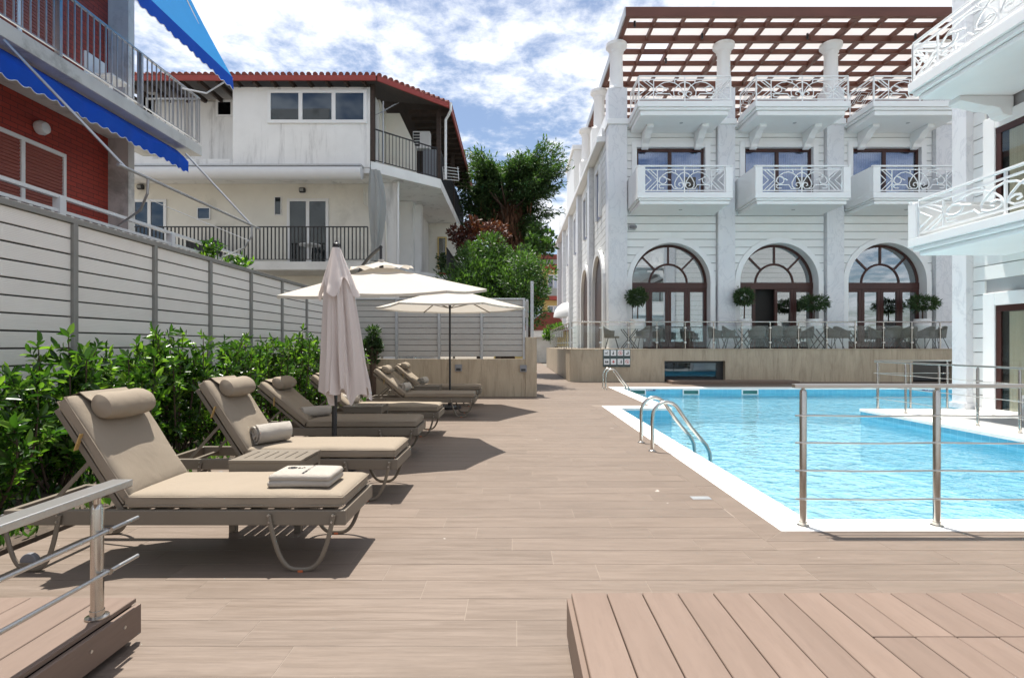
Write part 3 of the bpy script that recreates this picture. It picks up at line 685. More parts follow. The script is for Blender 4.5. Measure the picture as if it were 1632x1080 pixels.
o_ = ft.location
for k in range(2):
    vs, fs = cushion(.376 - .006 * k, .275 - .008 * k, .040, .019, .007, 11 + k, 26, 18, .0045)
    MB().add([(p.x + o_.x + .003 * k, p.y + o_.y, p.z + o_.z + .020 + k * .034) for p in vs], fs).build('towel_layer', M['towel'], ft, smooth=True)
lg = MB()
def sq(pts): lg.tube([(o_.x + a, o_.y + b, o_.z + .0805 + .0) for a, b in pts], .0022, 5)
sq([(-.10 + .028 * math.cos(a / 10 * 5.6 + .5), .035 + .022 * math.sin(a / 10 * 5.6 + .5)) for a in range(11)])
sq([(-.098 + .012 * math.cos(a / 10 * 6.2), .035 + .012 * math.sin(a / 10 * 6.2)) for a in range(11)])
sq([(-.06, .052), (-.06, .02), (-.045, .02)]); sq([(-.04, .02), (-.03, .052), (-.02, .02)])
for k in range(8):
    y = .09 - k * .026; sq([(.012, y), (.026, y - .016), (.012, y - .018)] if k % 2 else [(.012, y - .018), (.026, y - .01), (.012, y)])
lg.build('embroidered_logo', M['ink'], ft)
# side tables
def side_table(lab, x, y, w=.50, d=.39, h=.50):
    t = thing('side_table', lab, 'table', (x, y, 0), 'slatted aluminium side tables'); x0, y0 = x - w / 2, y - d / 2
    for (a, b, c, e) in ((x0, x0 + w, y0, y0 + .075), (x0, x0 + w, y0 + d - .075, y0 + d)): MB().box(a, b, c, e, h - .022, h).build('top_rail', M['taupe'], t, bevel=.003)
    n_ = 7; sw = w / n_
    for k in range(n_): MB().box(x0 + k * sw + .0045, x0 + (k + 1) * sw - .0045, y0 + .076, y0 + d - .076, h - .02, h - .001).build('slat', M['taupe'], t, bevel=.002)
    for (a, b, c, e) in ((x0 + .004, x0 + w - .004, y0 + .004, y0 + .024), (x0 + .004, x0 + w - .004, y0 + d - .024, y0 + d - .004), (x0 + .004, x0 + .024, y0 + .025, y0 + d - .025), (x0 + w - .024, x0 + w - .004, y0 + .025, y0 + d - .025)):
        MB().box(a, b, c, e, h - .085, h - .023).build('apron', M['taupe'], t)
    for sx in (x0 + .003, x0 + w - .048):
        for sy in (y0 + .003, y0 + d - .048): MB().box(sx, sx + .045, sy, sy + .045, 0, h - .0235).build('leg', M['taupe'], t, bevel=.003)
side_table('slatted taupe side table between the two nearest loungers', -1.72, 3.905)
side_table('small slatted side table behind the closed umbrella pole', -1.97, 7.17)
side_table('small slatted side table beneath the round open umbrella', -1.70, 10.62)
# ================================================================== UMBRELLAS
def closed_umbrella():
    x, y = Xp(532, 5.6), 5.6; t = thing('closed_umbrella', 'folded pinkish ecru umbrella on a dark pole between loungers', 'umbrella', (x, y, 0))
    MB().tube([(x, y, .04), (x + .03, y, 2.28)], .026, 14).build('pole', M['dark'], t, smooth=True)
    MB().lathe([(.24, 0), (.24, .045), (.22, .06), (.05, .065), (.045, .25), (.035, .26)], (x, y, .001), 28).build('base', M['dark'], t, smooth=True)
    MB().lathe([(.034, 0), (.038, .02), (.03, .04), (.034, .05), (.034, .075), (.02, .085), (.012, .11)], (x + .03, y, 2.265), 14).build('finial', M['dark'], t, smooth=True)
    vs = []; fs = []; K = 96; zs = np.linspace(2.285, .80, 46)
    def rad(a, z):
        u = (2.285 - z) / 1.48
        base = .04 + .055 * min(1, u * 4) + .115 * u ** .85
        f = math.cos(8 * a + 1.2 * math.sin(2.2 * u)) ; g = math.cos(19 * a + 3 * u + 1)
        return base * (1 + (.14 + .20 * u) * ((1.6 * abs(math.sin(4 * a + .6 * math.sin(2.5 * u))) - .9) * .9 + .35 * math.cos(5 * a + 2 + u) + .3 * g))
    for i, z in enumerate(zs):
        for k in range(K):
            a = 2 * math.pi * k / K; u = (2.285 - z) / 1.48
            zz_ = z
            if i == len(zs) - 1: zz_ = .80 + .06 * math.cos(4 * a + .5) + .05 * math.cos(9 * a) - .02
            elif i > len(zs) - 4: zz_ = z + (.06 * math.cos(4 * a + .5) + .05 * math.cos(9 * a)) * (i - len(zs) + 4) / 4
            r_ = rad(a, z); vs.append((x + r_ * math.cos(a) * .98 + .03 + .10 * u, y + r_ * math.sin(a) * .95, zz_))
    for i in range(len(zs) - 1):
        for k in range(K): fs.append((i * K + k, i * K + (k + 1) % K, (i + 1) * K + (k + 1) % K, (i + 1) * K + k))
    can = MB().add(vs, fs).build('canopy', M['umb_closed'], t, smooth=True)
    vs = []; fs = []; zs2 = np.linspace(2.30, 1.86, 14)   # short wind vent skirt on top
    for i, z in enumerate(zs2):
        u = (2.30 - z) / .44
        for k in range(K):
            a = 2 * math.pi * k / K
            r_ = (.04 + .135 * u) * (1 + .26 * u * (math.cos(4 * a + .4) * .8 + .3 * math.cos(11 * a + 1)))
            vs.append((x + .025 + .03 * u + r_ * math.cos(a), y + r_ * math.sin(a), z - .09 * u ** 3 * (math.cos(4 * a + .4)) + (.03 * math.cos(7 * a) if u > .9 else 0)))
    for i in range(len(zs2) - 1):
        for k in range(K): fs.append((i * K + k, i * K + (k + 1) % K, (i + 1) * K + (k + 1) % K, (i + 1) * K + k))
    MB().add(vs, fs).build('vent_skirt', M['umb_closed'], t, smooth=True)
    tie = MB().tube([(x + .2 * math.cos(a) + .02, y + .19 * math.sin(a), .97) for a in np.linspace(0, 2 * math.pi, 33)[:-1]], .003, 5, closed=True)
closed_umbrella()
def open_umbrella(name, lab, c, rad, zed, zap, nside, rot, tilt=0, rolly=0, pole=True, vent=.0, mast=None):
    cx, cy = c; t = thing(name, lab, 'umbrella', (cx, cy, 0))
    Rm = Matrix.Rotation(tilt, 3, 'X') @ Matrix.Rotation(rolly, 3, 'Y')
    def P(r, a, z): v = Rm @ Vector((r * math.cos(a), r * math.sin(a), z - zed)); return (cx + v.x, cy + v.y, zed + v.z)
    def shell(r0, r1, z0, z1, sag=.03, hem=.0, th=.003, K=8, Q=10, lift=0):
        vs = []; fs = []; NA = nside * K
        for q in range(Q + 1):
            u = q / Q
            for k in range(NA):
                s = k / K; i = int(s); f = s - i; a0 = rot + 2 * math.pi * i / nside; a1 = rot + 2 * math.pi * (i + 1) / nside
                r_ = r0 + (r1 - r0) * u; p0 = Vector((r_ * math.cos(a0), r_ * math.sin(a0))); p1 = Vector((r_ * math.cos(a1), r_ * math.sin(a1))); p = p0.lerp(p1, f)
                rr, an = p.length, math.atan2(p.y, p.x); z = z0 + (z1 - z0) * (u ** .93) - sag * math.sin(math.pi * f) * u * (1 - .3 * u) + lift * math.sin(math.pi * f) * u ** 3
                vs.append(P(rr * (1 - .012 * math.sin(math.pi * f) * u), an, z))
        for q in range(Q):
            for k in range(NA): fs.append((q * NA + k, q * NA + (k + 1) % NA, (q + 1) * NA + (k + 1) % NA, (q + 1) * NA + k))
        return vs, fs, NA
    vs, fs, NA = shell(.16 if vent else .02, rad, zap - (.07 if vent else 0), zed)
    can = MB().add(vs, fs).build('canopy', M['umb'], t, smooth=True)
    edge = vs[-NA:]; hm = MB(); e2 = [(p[0], p[1], p[2] - .032) for p in edge]
    hm.add(list(edge) + e2, [(k, (k + 1) % NA, NA + (k + 1) % NA, NA + k) for k in range(NA)]); hm.build('hem', M['umb'], can, smooth=True)
    if vent:
        vs, fs, _ = shell(.02, vent, zap + .02, zap - .085, sag=-.012, lift=.035); MB().add(vs, fs).build('vent', M['umb'], can, smooth=True)
    for k in range(nside):
        a = rot + 2 * math.pi * k / nside
        rb = MB().bar(P(.05, a, zap - .10), P(rad * .985, a, zed - .024), .014, .02).build('rib', M['dark'] if vent else M['taupe'], t)
        MB().bar(P(.04, a, zap - .42), P(rad * .52, a, (zap + zed) / 2 - .06), .01, .014).build('strut', M['dark'] if vent else M['taupe'], rb)
    hx = P(0, 0, zap - .42); MB().tube([hx, P(0, 0, zap - .03)], .028, 12).build('hub', M['dark'], t, smooth=True)
    MB().lathe([(.04, 0), (.04, .03), (.02, .05)], P(0, 0, zap + .0), 12).build('cap', M['umb'], t, smooth=True)
    if pole:
        MB().tube([(cx, cy, .03), (cx, cy, zap - .02)], .021, 12).build('pole', M['dark'], t, smooth=True)
        MB().lathe([(.23, 0), (.23, .05), (.2, .065), (.04, .07), (.035, .3)], (cx, cy, .001), 24).build('base', M['dark'], t, smooth=True)
    if mast:
        mx_, my_ = mast; top = Vector(P(0, 0, zap + .06)); M0 = Vector((mx_, my_, 0))
        MB().box(mx_ - .4, mx_ + .4, my_ - .35, my_ + .45, .001, .05).build('base', M['dark'], t, bevel=.01)
        MB().tube([M0, M0 + Vector((0, 0, 2.12))], .032, 12).build('mast', M['dark'], t, smooth=True)
        path = []
        for k in range(13):
            u = k / 12; p = (M0 + Vector((0, 0, 1.95))).lerp(top + Vector((0, 0, .10)), u); p.z += .30 * math.sin(math.pi * u * .92) ** .8 * (1 - .55 * u); path.append(p)
        MB().tube(path, .024, 10).build('arm', M['dark'], t, smooth=True)
        MB().tube([path[-1], top - Vector((0, 0, .06))], .018, 10).build('hanger', M['dark'], t, smooth=True)
    return t
open_umbrella('cantilever_umbrella', 'wide open ecru cantilever umbrella with vented top and curved dark arm', (Xp(610, 7.05), 7.05), 1.36, 1.985, 2.36, 8, R(0), tilt=R(6.2), rolly=R(-1.6), pole=False, vent=.42, mast=(-2.62, 8.55))
open_umbrella('parasol', 'round open ecru parasol on a straight dark pole near the stone wall', (Xp(717, 11.0), 11.0), 1.52, 2.06, 2.47, 6, R(0))

# ================================================================== FENCES AND STONE WALL
FXX, FTOP = -4.68, 2.63
fence = thing('slat_fence', 'tall cream ribbed slat fence with grey posts behind the hedge', 'fence', (FXX, 2.0, 0))
posts = [F * 4.68 * .001418 + 1.276 * k for k in range(-5, 7)]
posts[-1] = 13.38
pm = boxmesh('post', -.035, .035, -.03, .03, 0, FTOP - .06, M['greymetal'], .004)
SH, SG = .1475, .0165
for i, y in enumerate(posts):
    mesh_obj('post', pm, fence, (.012, y - 2.0, 0))
    if i + 1 < len(posts):
        L = posts[i + 1] - y - .062; sm = boxmesh('slat', -.011, .011, -L / 2, L / 2, -SH / 2, SH / 2, M['slat'], .002)
        mesh_obj('groove_backing', boxmesh('groove_backing', -.004, .004, -L / 2, L / 2, 0, FTOP - .07 - .09, M['groove']), fence, (-.022, (y + posts[i + 1]) / 2 - 2.0, .09))  # added dark sheet so the gaps between slats read as shade
        k = 0; z = FTOP - .065 - SH / 2
        while z > .1:
            mesh_obj('slat', sm, fence, (0, (y + posts[i + 1]) / 2 - 2.0, z + random.uniform(-.001, .001))); z -= SH + SG
MB().box(FXX - .035, FXX + .04, posts[0] - .05, 13.42, FTOP - .058, FTOP).build('top_rail', M['greymetal'], fence, bevel=.004)
WYW = 13.53
wall = thing('stone_wall', 'low travertine wall with pillar end beyond the loungers', 'wall', (-2, WYW, 0))
MB().box(-4.9, .27, WYW, WYW + .3, 0, .945).build('wall_body', M['travertine'], wall, bevel=.006)
MB().box(.272, .56, WYW - .012, WYW + .9, 0, 1.49).build('pillar', M['travertine'], wall, bevel=.006)
for px, py, lab in ((731, 586, 'small grey square wall lamp right of the parasol pole'), (834, 587, 'small grey square wall lamp on the pillar end of the stone wall')):
    x, z = Xp(px, WYW), Zp(py, WYW); t = thing('wall_lamp', lab, 'lamp', (x, WYW - .02, z - .1), 'grey wall lamps on the stone wall')
    y = WYW - (.013 if x > .2 else 0.0)
    MB().box(x - .085, x + .085, y - .05, y - .001, z - .085, z + .085).build('housing', M['grey_plastic'], t, bevel=.008)
    MB().box(x - .055, x + .055, y - .056, y - .0505, z - .06, z - .005).build('lens', M['dark'], t)
f2 = thing('slat_screen', 'grey horizontal slat screen standing on the stone wall', 'fence', (-2, WYW + .15, .945))
px_ = [-4.55, Xp(632.6, 13.65), Xp(700, 13.65), Xp(767.7, 13.65), Xp(835, 13.65)]
z0 = .985; nrow = 10; sh = .143
for i, x in enumerate(px_): MB().box(x - .032, x + .032, WYW + .06, WYW + .12, .94, z0 + nrow * sh + .02).build('post', M['alu'], f2, bevel=.004)
for i in range(4):
    L = px_[i + 1] - px_[i] - .07; sm = boxmesh('slat', -L / 2, L / 2, -.011, .011, -.0655, .0655, M['slat2'], .002)
    mesh_obj('groove_backing', boxmesh('groove_backing', -L / 2, L / 2, -.004, .004, 0, nrow * sh, M['groove']), f2, ((px_[i] + px_[i + 1]) / 2 + 2, -.018, z0 - .945 + .02))
    for k in range(nrow): mesh_obj('slat', sm, f2, ((px_[i] + px_[i + 1]) / 2 + 2, -.04, z0 - .945 + sh * (k + .5) + .02))
MB().box(px_[0], px_[-1] + .03, WYW + .055, WYW + .125, z0 + nrow * sh + .021, z0 + nrow * sh + .06).build('top_rail', M['alu'], f2, bevel=.004)
MB().box(Xp(848, 13.9) - .04, Xp(848, 13.9) + .04, 13.9, 13.98, .0, Zp(448, 13.9)).build('steel_post', M['alu'], label='tall pale metal post beside the wall pillar', cat='post', bevel=.004)
f3 = thing('rear_screen', 'upper band of slat screen behind the parasol, next to the tall pale post', 'fence', (-1, 14.2, 0))
sm = boxmesh('slat', -1.95, 1.95, -.011, .011, -.068, .068, M['slat2'], .002)
for k in range(13, 16): mesh_obj('slat', sm, f3, (-.58, 0, .16 + sh * (k + .5)))
for x in (-3.5, -1.6, .33): MB().box(x - .03, x + .03, 14.22, 14.28, 0, 2.5).build('post', M['alu'], f3)
# ================================================================== PLANTS
def leaf_mesh(name, C, D, Nn, Lh, Wd, mt, parent, fold=.25, quads=False, kind=None):
    C = np.asarray(C); D = np.asarray(D); D /= np.linalg.norm(D, axis=1)[:, None] + 1e-9
    S = np.cross(D, Nn); S /= np.linalg.norm(S, axis=1)[:, None] + 1e-9; U = np.cross(S, D)
    Lh = np.asarray(Lh)[:, None]; Wd = np.asarray(Wd)[:, None]; n = len(C)
    if quads:   # rounder leaf, six points
        P = [C, C + D * Lh * .35 + S * Wd * .5 + U * Wd * fold, C + D * Lh * .72 + S * Wd * .4 + U * Wd * fold * .6, C + D * Lh - U * Lh * .12, C + D * Lh * .72 - S * Wd * .4 + U * Wd * fold * .6, C + D * Lh * .35 - S * Wd * .5 + U * Wd * fold]
        V = np.stack(P, 1).reshape(-1, 3); b = np.arange(n)[:, None] * 6
        Fc = np.concatenate([b + np.array([0, 1, 2, 3]), b + np.array([0, 3, 4, 5])], 0)
    else:
        P = [C, C + D * Lh * .5 + S * Wd * .5 + U * Wd * fold, C + D * Lh, C + D * Lh * .5 - S * Wd * .5 + U * Wd * fold]
        V = np.stack(P, 1).reshape(-1, 3); b = np.arange(n)[:, None] * 4
        Fc = np.concatenate([b + np.array([0, 1, 2]), b + np.array([0, 2, 3])], 0)
    return nparr(name, V, Fc, mt, parent, kind=kind)
def shrub(lab, x, y, h, w, ns, seed, dens=1.0):
    r_ = np.random.default_rng(seed); t = thing('laurel_shrub', lab, 'shrub', (x, y, 0), 'shrubs of the hedge behind the loungers')
    st = MB(); C = []; D = []; Nn = []; Lh = []; Wd = []
    def whorl(p, d, n, size):
        d = d / np.linalg.norm(d); a0 = r_.uniform(0, 6.28)
        e1 = np.cross(d, [0.3, .9, .2]); e1 /= np.linalg.norm(e1); e2 = np.cross(d, e1)
        for k in range(n):
            a = a0 + k * 2.4; up = .25 + .75 * (k / n); o = e1 * math.cos(a) + e2 * math.sin(a)
            dd = o * (1 - .55 * up) + d * (.2 + .8 * up) + r_.normal(0, .12, 3)
            C.append(p - d * .08 * (1 - k / n)); D.append(dd); Nn.append(d + o * -.3 + r_.normal(0, .2, 3)); s = size * r_.uniform(.55, 1.2); Lh.append(s); Wd.append(s * r_.uniform(.32, .44))
    for s in range(ns):
        a = r_.uniform(0, 6.28); q = w * math.sqrt(r_.uniform(.02, 1)); hh = h * r_.uniform(.72, 1.04) * (1 - .18 * (q / w))
        base = np.array([x + .25 * q * math.cos(a), y + .25 * q * math.sin(a), .0]); top = np.array([x + q * math.cos(a) * .8, y + q * math.sin(a), hh])
        bend = r_.normal(0, .05, 3); pts = []
        K = 9
        for k in range(K + 1):
            u = k / K; p = base + (top - base) * np.array([u ** .7, u ** .7, u]) + bend * math.sin(3.14 * u); pts.append(p)
        st.tube([tuple(p) for p in pts], [.011 * (1 - .75 * k / K) + .002 for k in range(K + 1)], 5)
        for k in range(1, K + 1):
            u = k / K; p = pts[k]
            for b in range(r_.integers(1, 4) if u < .95 else 1):
                a = r_.uniform(0, 6.28); L = r_.uniform(.08, .24) * (1.15 - .6 * u) if u < .95 else .03
                d = np.array([math.cos(a) * .8, math.sin(a) * .8, r_.uniform(.35, 1.1)]); d /= np.linalg.norm(d); tip = p + d * L
                if u < .95: st.tube([tuple(p), tuple(p + d * L * .5 + np.array([0, 0, -.01])), tuple(tip)], [.004, .003, .002], 4)
                nl = int(r_.integers(6, 10) * dens)
                whorl(tip, d, nl, .112 if u > .5 else .10)
                if u < .98: whorl(p + d * L * .55, d, max(3, int(nl * .5)), .075)
    st.build('stem', M['bark'], t)
    leaf_mesh('foliage', C, D, np.array(Nn), Lh, Wd, M['laurel'], t, .16, True)
HS = [(-3.72, 3.05, 1.0, .42, 9, 'low leafy shrub at the left edge behind the nearest lounger'),
      (-3.95, 3.95, 1.12, .45, 9, 'bushy young shrub behind the back of the nearest lounger'),
      (-4.05, 4.75, 1.52, .46, 10, 'tall upright shrub rising left of the second lounger'),
      (-3.95, 5.55, 1.38, .48, 10, 'leafy shrub right of the tallest front shrub'),
      (-4.0, 6.4, 1.66, .5, 11, 'tall dense shrub behind the second lounger pillow'),
      (-3.95, 7.25, 1.62, .5, 11, 'dense shrub above the gap between second and third lounger'),
      (-4.0, 8.1, 1.5, .5, 10, 'rounded shrub behind the third lounger'),
      (-3.95, 9.0, 1.6, .52, 10, 'leafy shrub behind the fourth lounger'),
      (-3.95, 9.9, 1.72, .52, 10, 'tall shrub left of the closed umbrella'),
      (-3.9, 10.9, 1.66, .52, 9, 'shrub showing just left of the closed umbrella canopy'),
      (-3.75, 12.0, 1.6, .5, 8, 'farthest hedge shrub right of the closed umbrella')]
for i, (x, y, h, w, ns, lab) in enumerate(HS): shrub(lab, x, y, h, w, ns + 3, 100 + i, 1.0 if y < 7 else .8)
def weeds():
    r_ = np.random.default_rng(5); n = 2600
    C = np.stack([r_.uniform(-4.5, -3.2, n), r_.uniform(2.2, 12.8, n), np.full(n, .02)], 1); D = np.stack([r_.normal(0, .5, n), r_.normal(0, .5, n), np.ones(n)], 1)
    leaf_mesh('ground_cover', C, D, r_.normal(0, 1, (n, 3)), r_.uniform(.05, .14, n), r_.uniform(.02, .045, n), M['laurel'], None, .1, True)
    o = bpy.data.objects['ground_cover']; o['kind'] = 'stuff'; o['label'] = 'low green ground cover under the hedge'
weeds()
def blob_points(r_, n, c, rad, shellp=.5):
    v = r_.normal(0, 1, (n, 3)); v /= np.linalg.norm(v, axis=1)[:, None]
    return np.array(c) + v * np.array(rad) * (r_.uniform(0, 1, n) ** shellp)[:, None], v
def round_bush(lab, x, y, c, rad, n, size, mt, seed, name='round_bush', cat='bush', clumps=46, stem=True, droop=.0, aspect=.36):
    r_ = np.random.default_rng(seed); t = thing(name, lab, cat, (x, y, 0))
    cs, vv = blob_points(r_, clumps, c, np.array(rad) * .83, .35)
    C = []; D = []; Nn = []
    for k in range(clumps):
        m_ = n // clumps; rr = np.array(rad).mean() * r_.uniform(.2, .36)
        p, v = blob_points(r_, m_, cs[k], (rr, rr, rr * .85), .4); C.append(p); D.append(v + r_.normal(0, .5, (m_, 3)) + np.array([0, 0, .35 - droop])); Nn.append(v + np.array([0, 0, .6]) + r_.normal(0, .3, (m_, 3)))
    C = np.concatenate(C); D = np.concatenate(D); Nn = np.concatenate(Nn); s = r_.uniform(.75, 1.2, len(C)) * size
    leaf_mesh('crown', C, D, Nn, s, s * aspect, mt, t, .15)
    if stem:
        st = MB(); st.tube([(x, y, 0), (x + .04, y, c[2] * .5), (c[0], c[1], c[2])], [.11, .085, .05], 9)
        for k in range(0, clumps, 3):
            p = cs[k]; b = Vector((x + .03, y, c[2] * .45)); st.tube([b, b.lerp(Vector(p), .5) + Vector((0, 0, .1)), tuple(p)], [.04, .025, .008], 5)
        st.build('trunk', M['bark'], t)
    return t
round_bush('large rounded green bush above the slat screen', -.55, 17.4, (-.55, 17.4, 3.25), (1.95, 1.6, 1.68), 34000, .135, M['bush'], 21, clumps=85)
round_bush('dark red plum foliage between the white house and the conifer', -1.35, 20.4, (-1.3, 20.4, 5.2), (1.15, 1.0, 1.0), 2600, .16, M['plum'], 22, 'plum_tree', 'tree', 22, aspect=.5)
round_bush('loose dark green broadleaf tree right of the big conifer', .62, 22.5, (1.0, 22.5, 5.55), (.7, .7, .75), 900, .24, M['bush'], 23, 'broadleaf_tree', 'tree', 24, aspect=.42)
round_bush('small bright bush at the far left of the terrace', 2.55, 33, (2.5, 33, 2.0), (.75, .9, .75), 1800, .22, M['laurel'], 24, 'terrace_bush', 'bush', 14, aspect=.3)
round_bush('small pointed dark shrub against the slat screen', -3.5, 13.2, (-3.5, 13.2, 1.25), (.24, .22, .55), 1500, .1, M['olive'], 25, 'pointed_shrub', 'shrub', 16)
def conifer():
    r_ = np.random.default_rng(31); x, y = -.35, 25.0; t = thing('conifer_tree', 'big ragged dark conifer between the white house and the hotel', 'tree', (x, y, 0))
    tr = MB(); tr.tube([(x, y, 0), (x - .1, y, 3), (x + .05, y + .1, 6), (x - .1, y, 8.2), (x + .2, y, 9.4)], [.42, .36, .3, .18, .04], 12)
    C = []; D = []; Nn = []; Lh = []; dC = []; dD = []
    limbs = []
    for k in range(58):
        z = r_.uniform(6.2, 9.3); a = r_.uniform(0, 6.28); L = r_.uniform(1.0, 2.3) * (1.0 if z < 8.6 else .75)
        if math.cos(a) > .6 and z > 7.5: L *= 1.15
        limbs.append((z, a, L, r_.uniform(-.05, .3)))
    for (z, a, L, rise) in [(8.9, -.1, 2.5, .42), (8.8, .15, 2.6, .3), (8.3, 3.2, 2.3, .35), (9.0, 2.7, 2.0, .5), (7.9, .0, 2.4, .15), (8.2, -.3, 2.5, .2), (7.2, 3.0, 2.2, .1), (8.4, -1.2, 2.0, .3), (7.6, -1.7, 2.0, .2), (6.6, 2.9, 2.2, .0), (8.7, -.6, 2.2, .45), (8.4, -2.2, 2.2, .35), (6.4, -.2, 1.5, -.1)] + limbs:
        o = np.array([x, y, z]); d = np.array([math.cos(a), math.sin(a), rise]); K = 7; pts = []
        for k in range(K + 1):
            u = k / K; pts.append(o + d * L * u * np.array([.86, .86, 1]) + np.array([0, 0, .25 * L * u * u - .1 * L * u]))
        tr.tube([tuple(p) for p in pts], [.075 * (1 - .85 * k / K) + .006 for k in range(K + 1)], 6)
        if z < 7.75 and math.sin(a) < .25 and abs(math.cos(a)) < .85: continue
        for k in range(2, K + 1):
            for j in range(24):
                p = pts[k] + r_.normal(0, .17, 3) * np.array([1, 1, .5]); dd = d * .9 + r_.normal(0, .55, 3); dd[2] = dd[2] * .5 + r_.uniform(-.25, .35)
                m_ = 5; tip = dd / np.linalg.norm(dd)
                for q in range(m_):
                    C.append(p + tip * .09 * q); e = tip + r_.normal(0, .55, 3); D.append(e); Nn.append(r_.normal(0, .5, 3) + np.array([0, 0, 1.])); Lh.append(r_.uniform(.13, .26))
        if z < 7.8:
            for j in range(26):
                p = pts[int(r_.integers(1, 5))] + r_.normal(0, .16, 3); dC.append(p); dD.append(np.array([r_.normal(0, .2), r_.normal(0, .2), -1.0]))
    for j in range(2600):
        z = r_.uniform(4.6, 7.9); a = r_.uniform(0, 6.28); rr = r_.uniform(.2, .5) + .45 * r_.uniform(0, 1) * math.sin((z - 4.6) / 3.3 * 3.1); dC.append([x + rr * math.cos(a) + .15, y + rr * math.sin(a), z]); dD.append([r_.normal(0, .15), r_.normal(0, .15), -1.0])
    tr.build('trunk', M['bark'], t, smooth=True)
    leaf_mesh('crown', C, D, np.array(Nn), Lh, np.array(Lh) * .3, M['conifer'], t, .1)
    n = len(dC); leaf_mesh('dead_foliage', dC, dD, r_.normal(0, 1, (n, 3)), r_.uniform(.3, .65, n), r_.uniform(.05, .11, n), M['deadneedle'], t, .1)
conifer()
# ================================================================== LEFT HOUSE (red brick, blue awnings)
h1 = thing('brick_house', 'red brick house at left with grey balconies and roller shutters', 'house', (-8.0, 7, 0))
WX, PXF = -8.0, -7.6
MB().box(WX - .3, WX, -1, 10.62, 0, 11).build('brick_wall', M['brick'], h1)
MB().box(WX - 3, WX - .301, -1, 10.75, 0, 11).build('core', M['concrete'], h1)
MB().box(WX - .29, PXF, 10.62, 10.79, 0, 11).build('pillar', M['concrete'], h1)
slab = MB().box(WX + .001, -6.73, -1, 11.62, 5.35, 5.57).build('balcony_slab', M['concrete'], h1, bevel=.01)
MB().box(WX + .001, -6.6, -1, 12.7, 2.25, 2.45).build('balcony_slab', M['concrete'], h1, bevel=.01)
def shutter_window(y0, y1, z0, z1, mull):
    w = MB()
    for (a, b, c, d) in ((y0, y0 + .06, z0, z1), (y1 - .06, y1, z0, z1), (y0 + .06, y1 - .06, z1 - .07, z1), (mull - .035, mull + .035, z0, z1 - .07)): w.box(WX + .004, WX + .05, a, b, c, d)
    f = w.build('window_frame', M['plastic'], h1, bevel=.004)
    for (a, b) in ((y0 + .061, mull - .036), (mull + .036, y1 - .061)):
        sm_ = MB(); z = z0
        prof = []
        while z < z1 - .075: prof += [(WX + .012, z), (WX + .028, z + .012), (WX + .028, z + .045), (WX + .012, z + .055)]; z += .057
        pts = [(WX + .002, z0)] + prof + [(WX + .002, prof[-1][1])]
        sm_.prism([(p[0], p[1]) for p in pts], 'xz', a, b).build('roller_shutter', M['shutter'], f)
shutter_window(7.9, 9.58, 2.47, 4.67, 8.74); shutter_window(7.9, 9.45, 5.58, 7.85, 8.68); shutter_window(4.5, 6.6, 2.47, 4.67, 5.55)
lamp = MB().lathe([(.05, 0), (.11, .02), (.12, .08), (.09, .15), (.03, .18)], (0, 0, 0), 14)
lo = lamp.build('bulkhead_lamp', M['plastic'], None, smooth=True, label='round white bulkhead lamp above the red shutters', cat='lamp'); lo.location = (WX + .0, 9.05, 4.93); lo.rotation_euler = (0, R(90), 0)
def bars_rail(parent, a, b, z0, z1, step, mt, r=.009, top=(.045, .03), sub=True, name='railing'):
    a = Vector((*a, 0)); b = Vector((*b, 0)); L = (b - a).length; d = (b - a) / L
    rl = MB().bar(a + Vector((0, 0, z1)), b + Vector((0, 0, z1)), *top).build(name, mt, parent); MB().bar(a + Vector((0, 0, z0 + .07)), b + Vector((0, 0, z0 + .07)), .03, .02).build('bottom_bar', mt, rl)
    bm_ = MB().box(-r, r, -r, r, 0, z1 - z0 - .07 - .012); me = bpy.data.meshes.new('baluster'); me.from_pydata(bm_.v, [], bm_.f); me.materials.append(mt)
    n = int(L / step)
    for k in range(n + 1):
        p = a + d * (L * k / n); loc = Vector((p.x, p.y, z0 + .07)) - worldloc(rl); mesh_obj('baluster', me, rl, loc)
    return rl
r1 = bars_rail(h1, (-6.76, 4.5), (-6.76, 11.58), 5.57, 6.57, .125, M['alu']); bars_rail(h1, (-6.80, 11.58), (-7.9, 11.58), 5.57, 6.57, .125, M['alu'])
for y in (6.3, 8.0, 9.75): MB().box(-6.80, -6.72, y - .025, y + .025, 5.57, 6.55).build('rail_post', M['alu'], h1)
r2 = bars_rail(h1, (-6.5, 4.5), (-6.5, 12.85), 2.45, 3.2, .17, M['plastic'], .026, (.07, .045)); MB().box(-6.535, -6.465, 4.5, 12.85, 3.38, 3.43).build('rail_bar', M['plastic'], h1)
for y in (7.7, 10.2): MB().box(-6.55, -6.44, y - .05, y + .05, 2.45, 3.40).build('rail_post', M['plastic'], h1)
ch = thing('garden_chair', 'white plastic chair on the upper brick house balcony', 'chair', (-7.2, 9.6, 5.57))
MB().box(-7.45, -6.98, 9.35, 9.8, 5.97, 6.01).build('seat', M['plastic'], ch, bevel=.01); MB().box(-7.47, -7.43, 9.35, 9.8, 6.0, 6.4).build('backrest', M['plastic'], ch, bevel=.01)
for sx in (-7.44, -7.01):
    for sy in (9.37, 9.76): MB().box(sx - .02, sx + .02, sy - .02, sy + .02, 5.571, 5.97).build('leg', M['plastic'], ch)
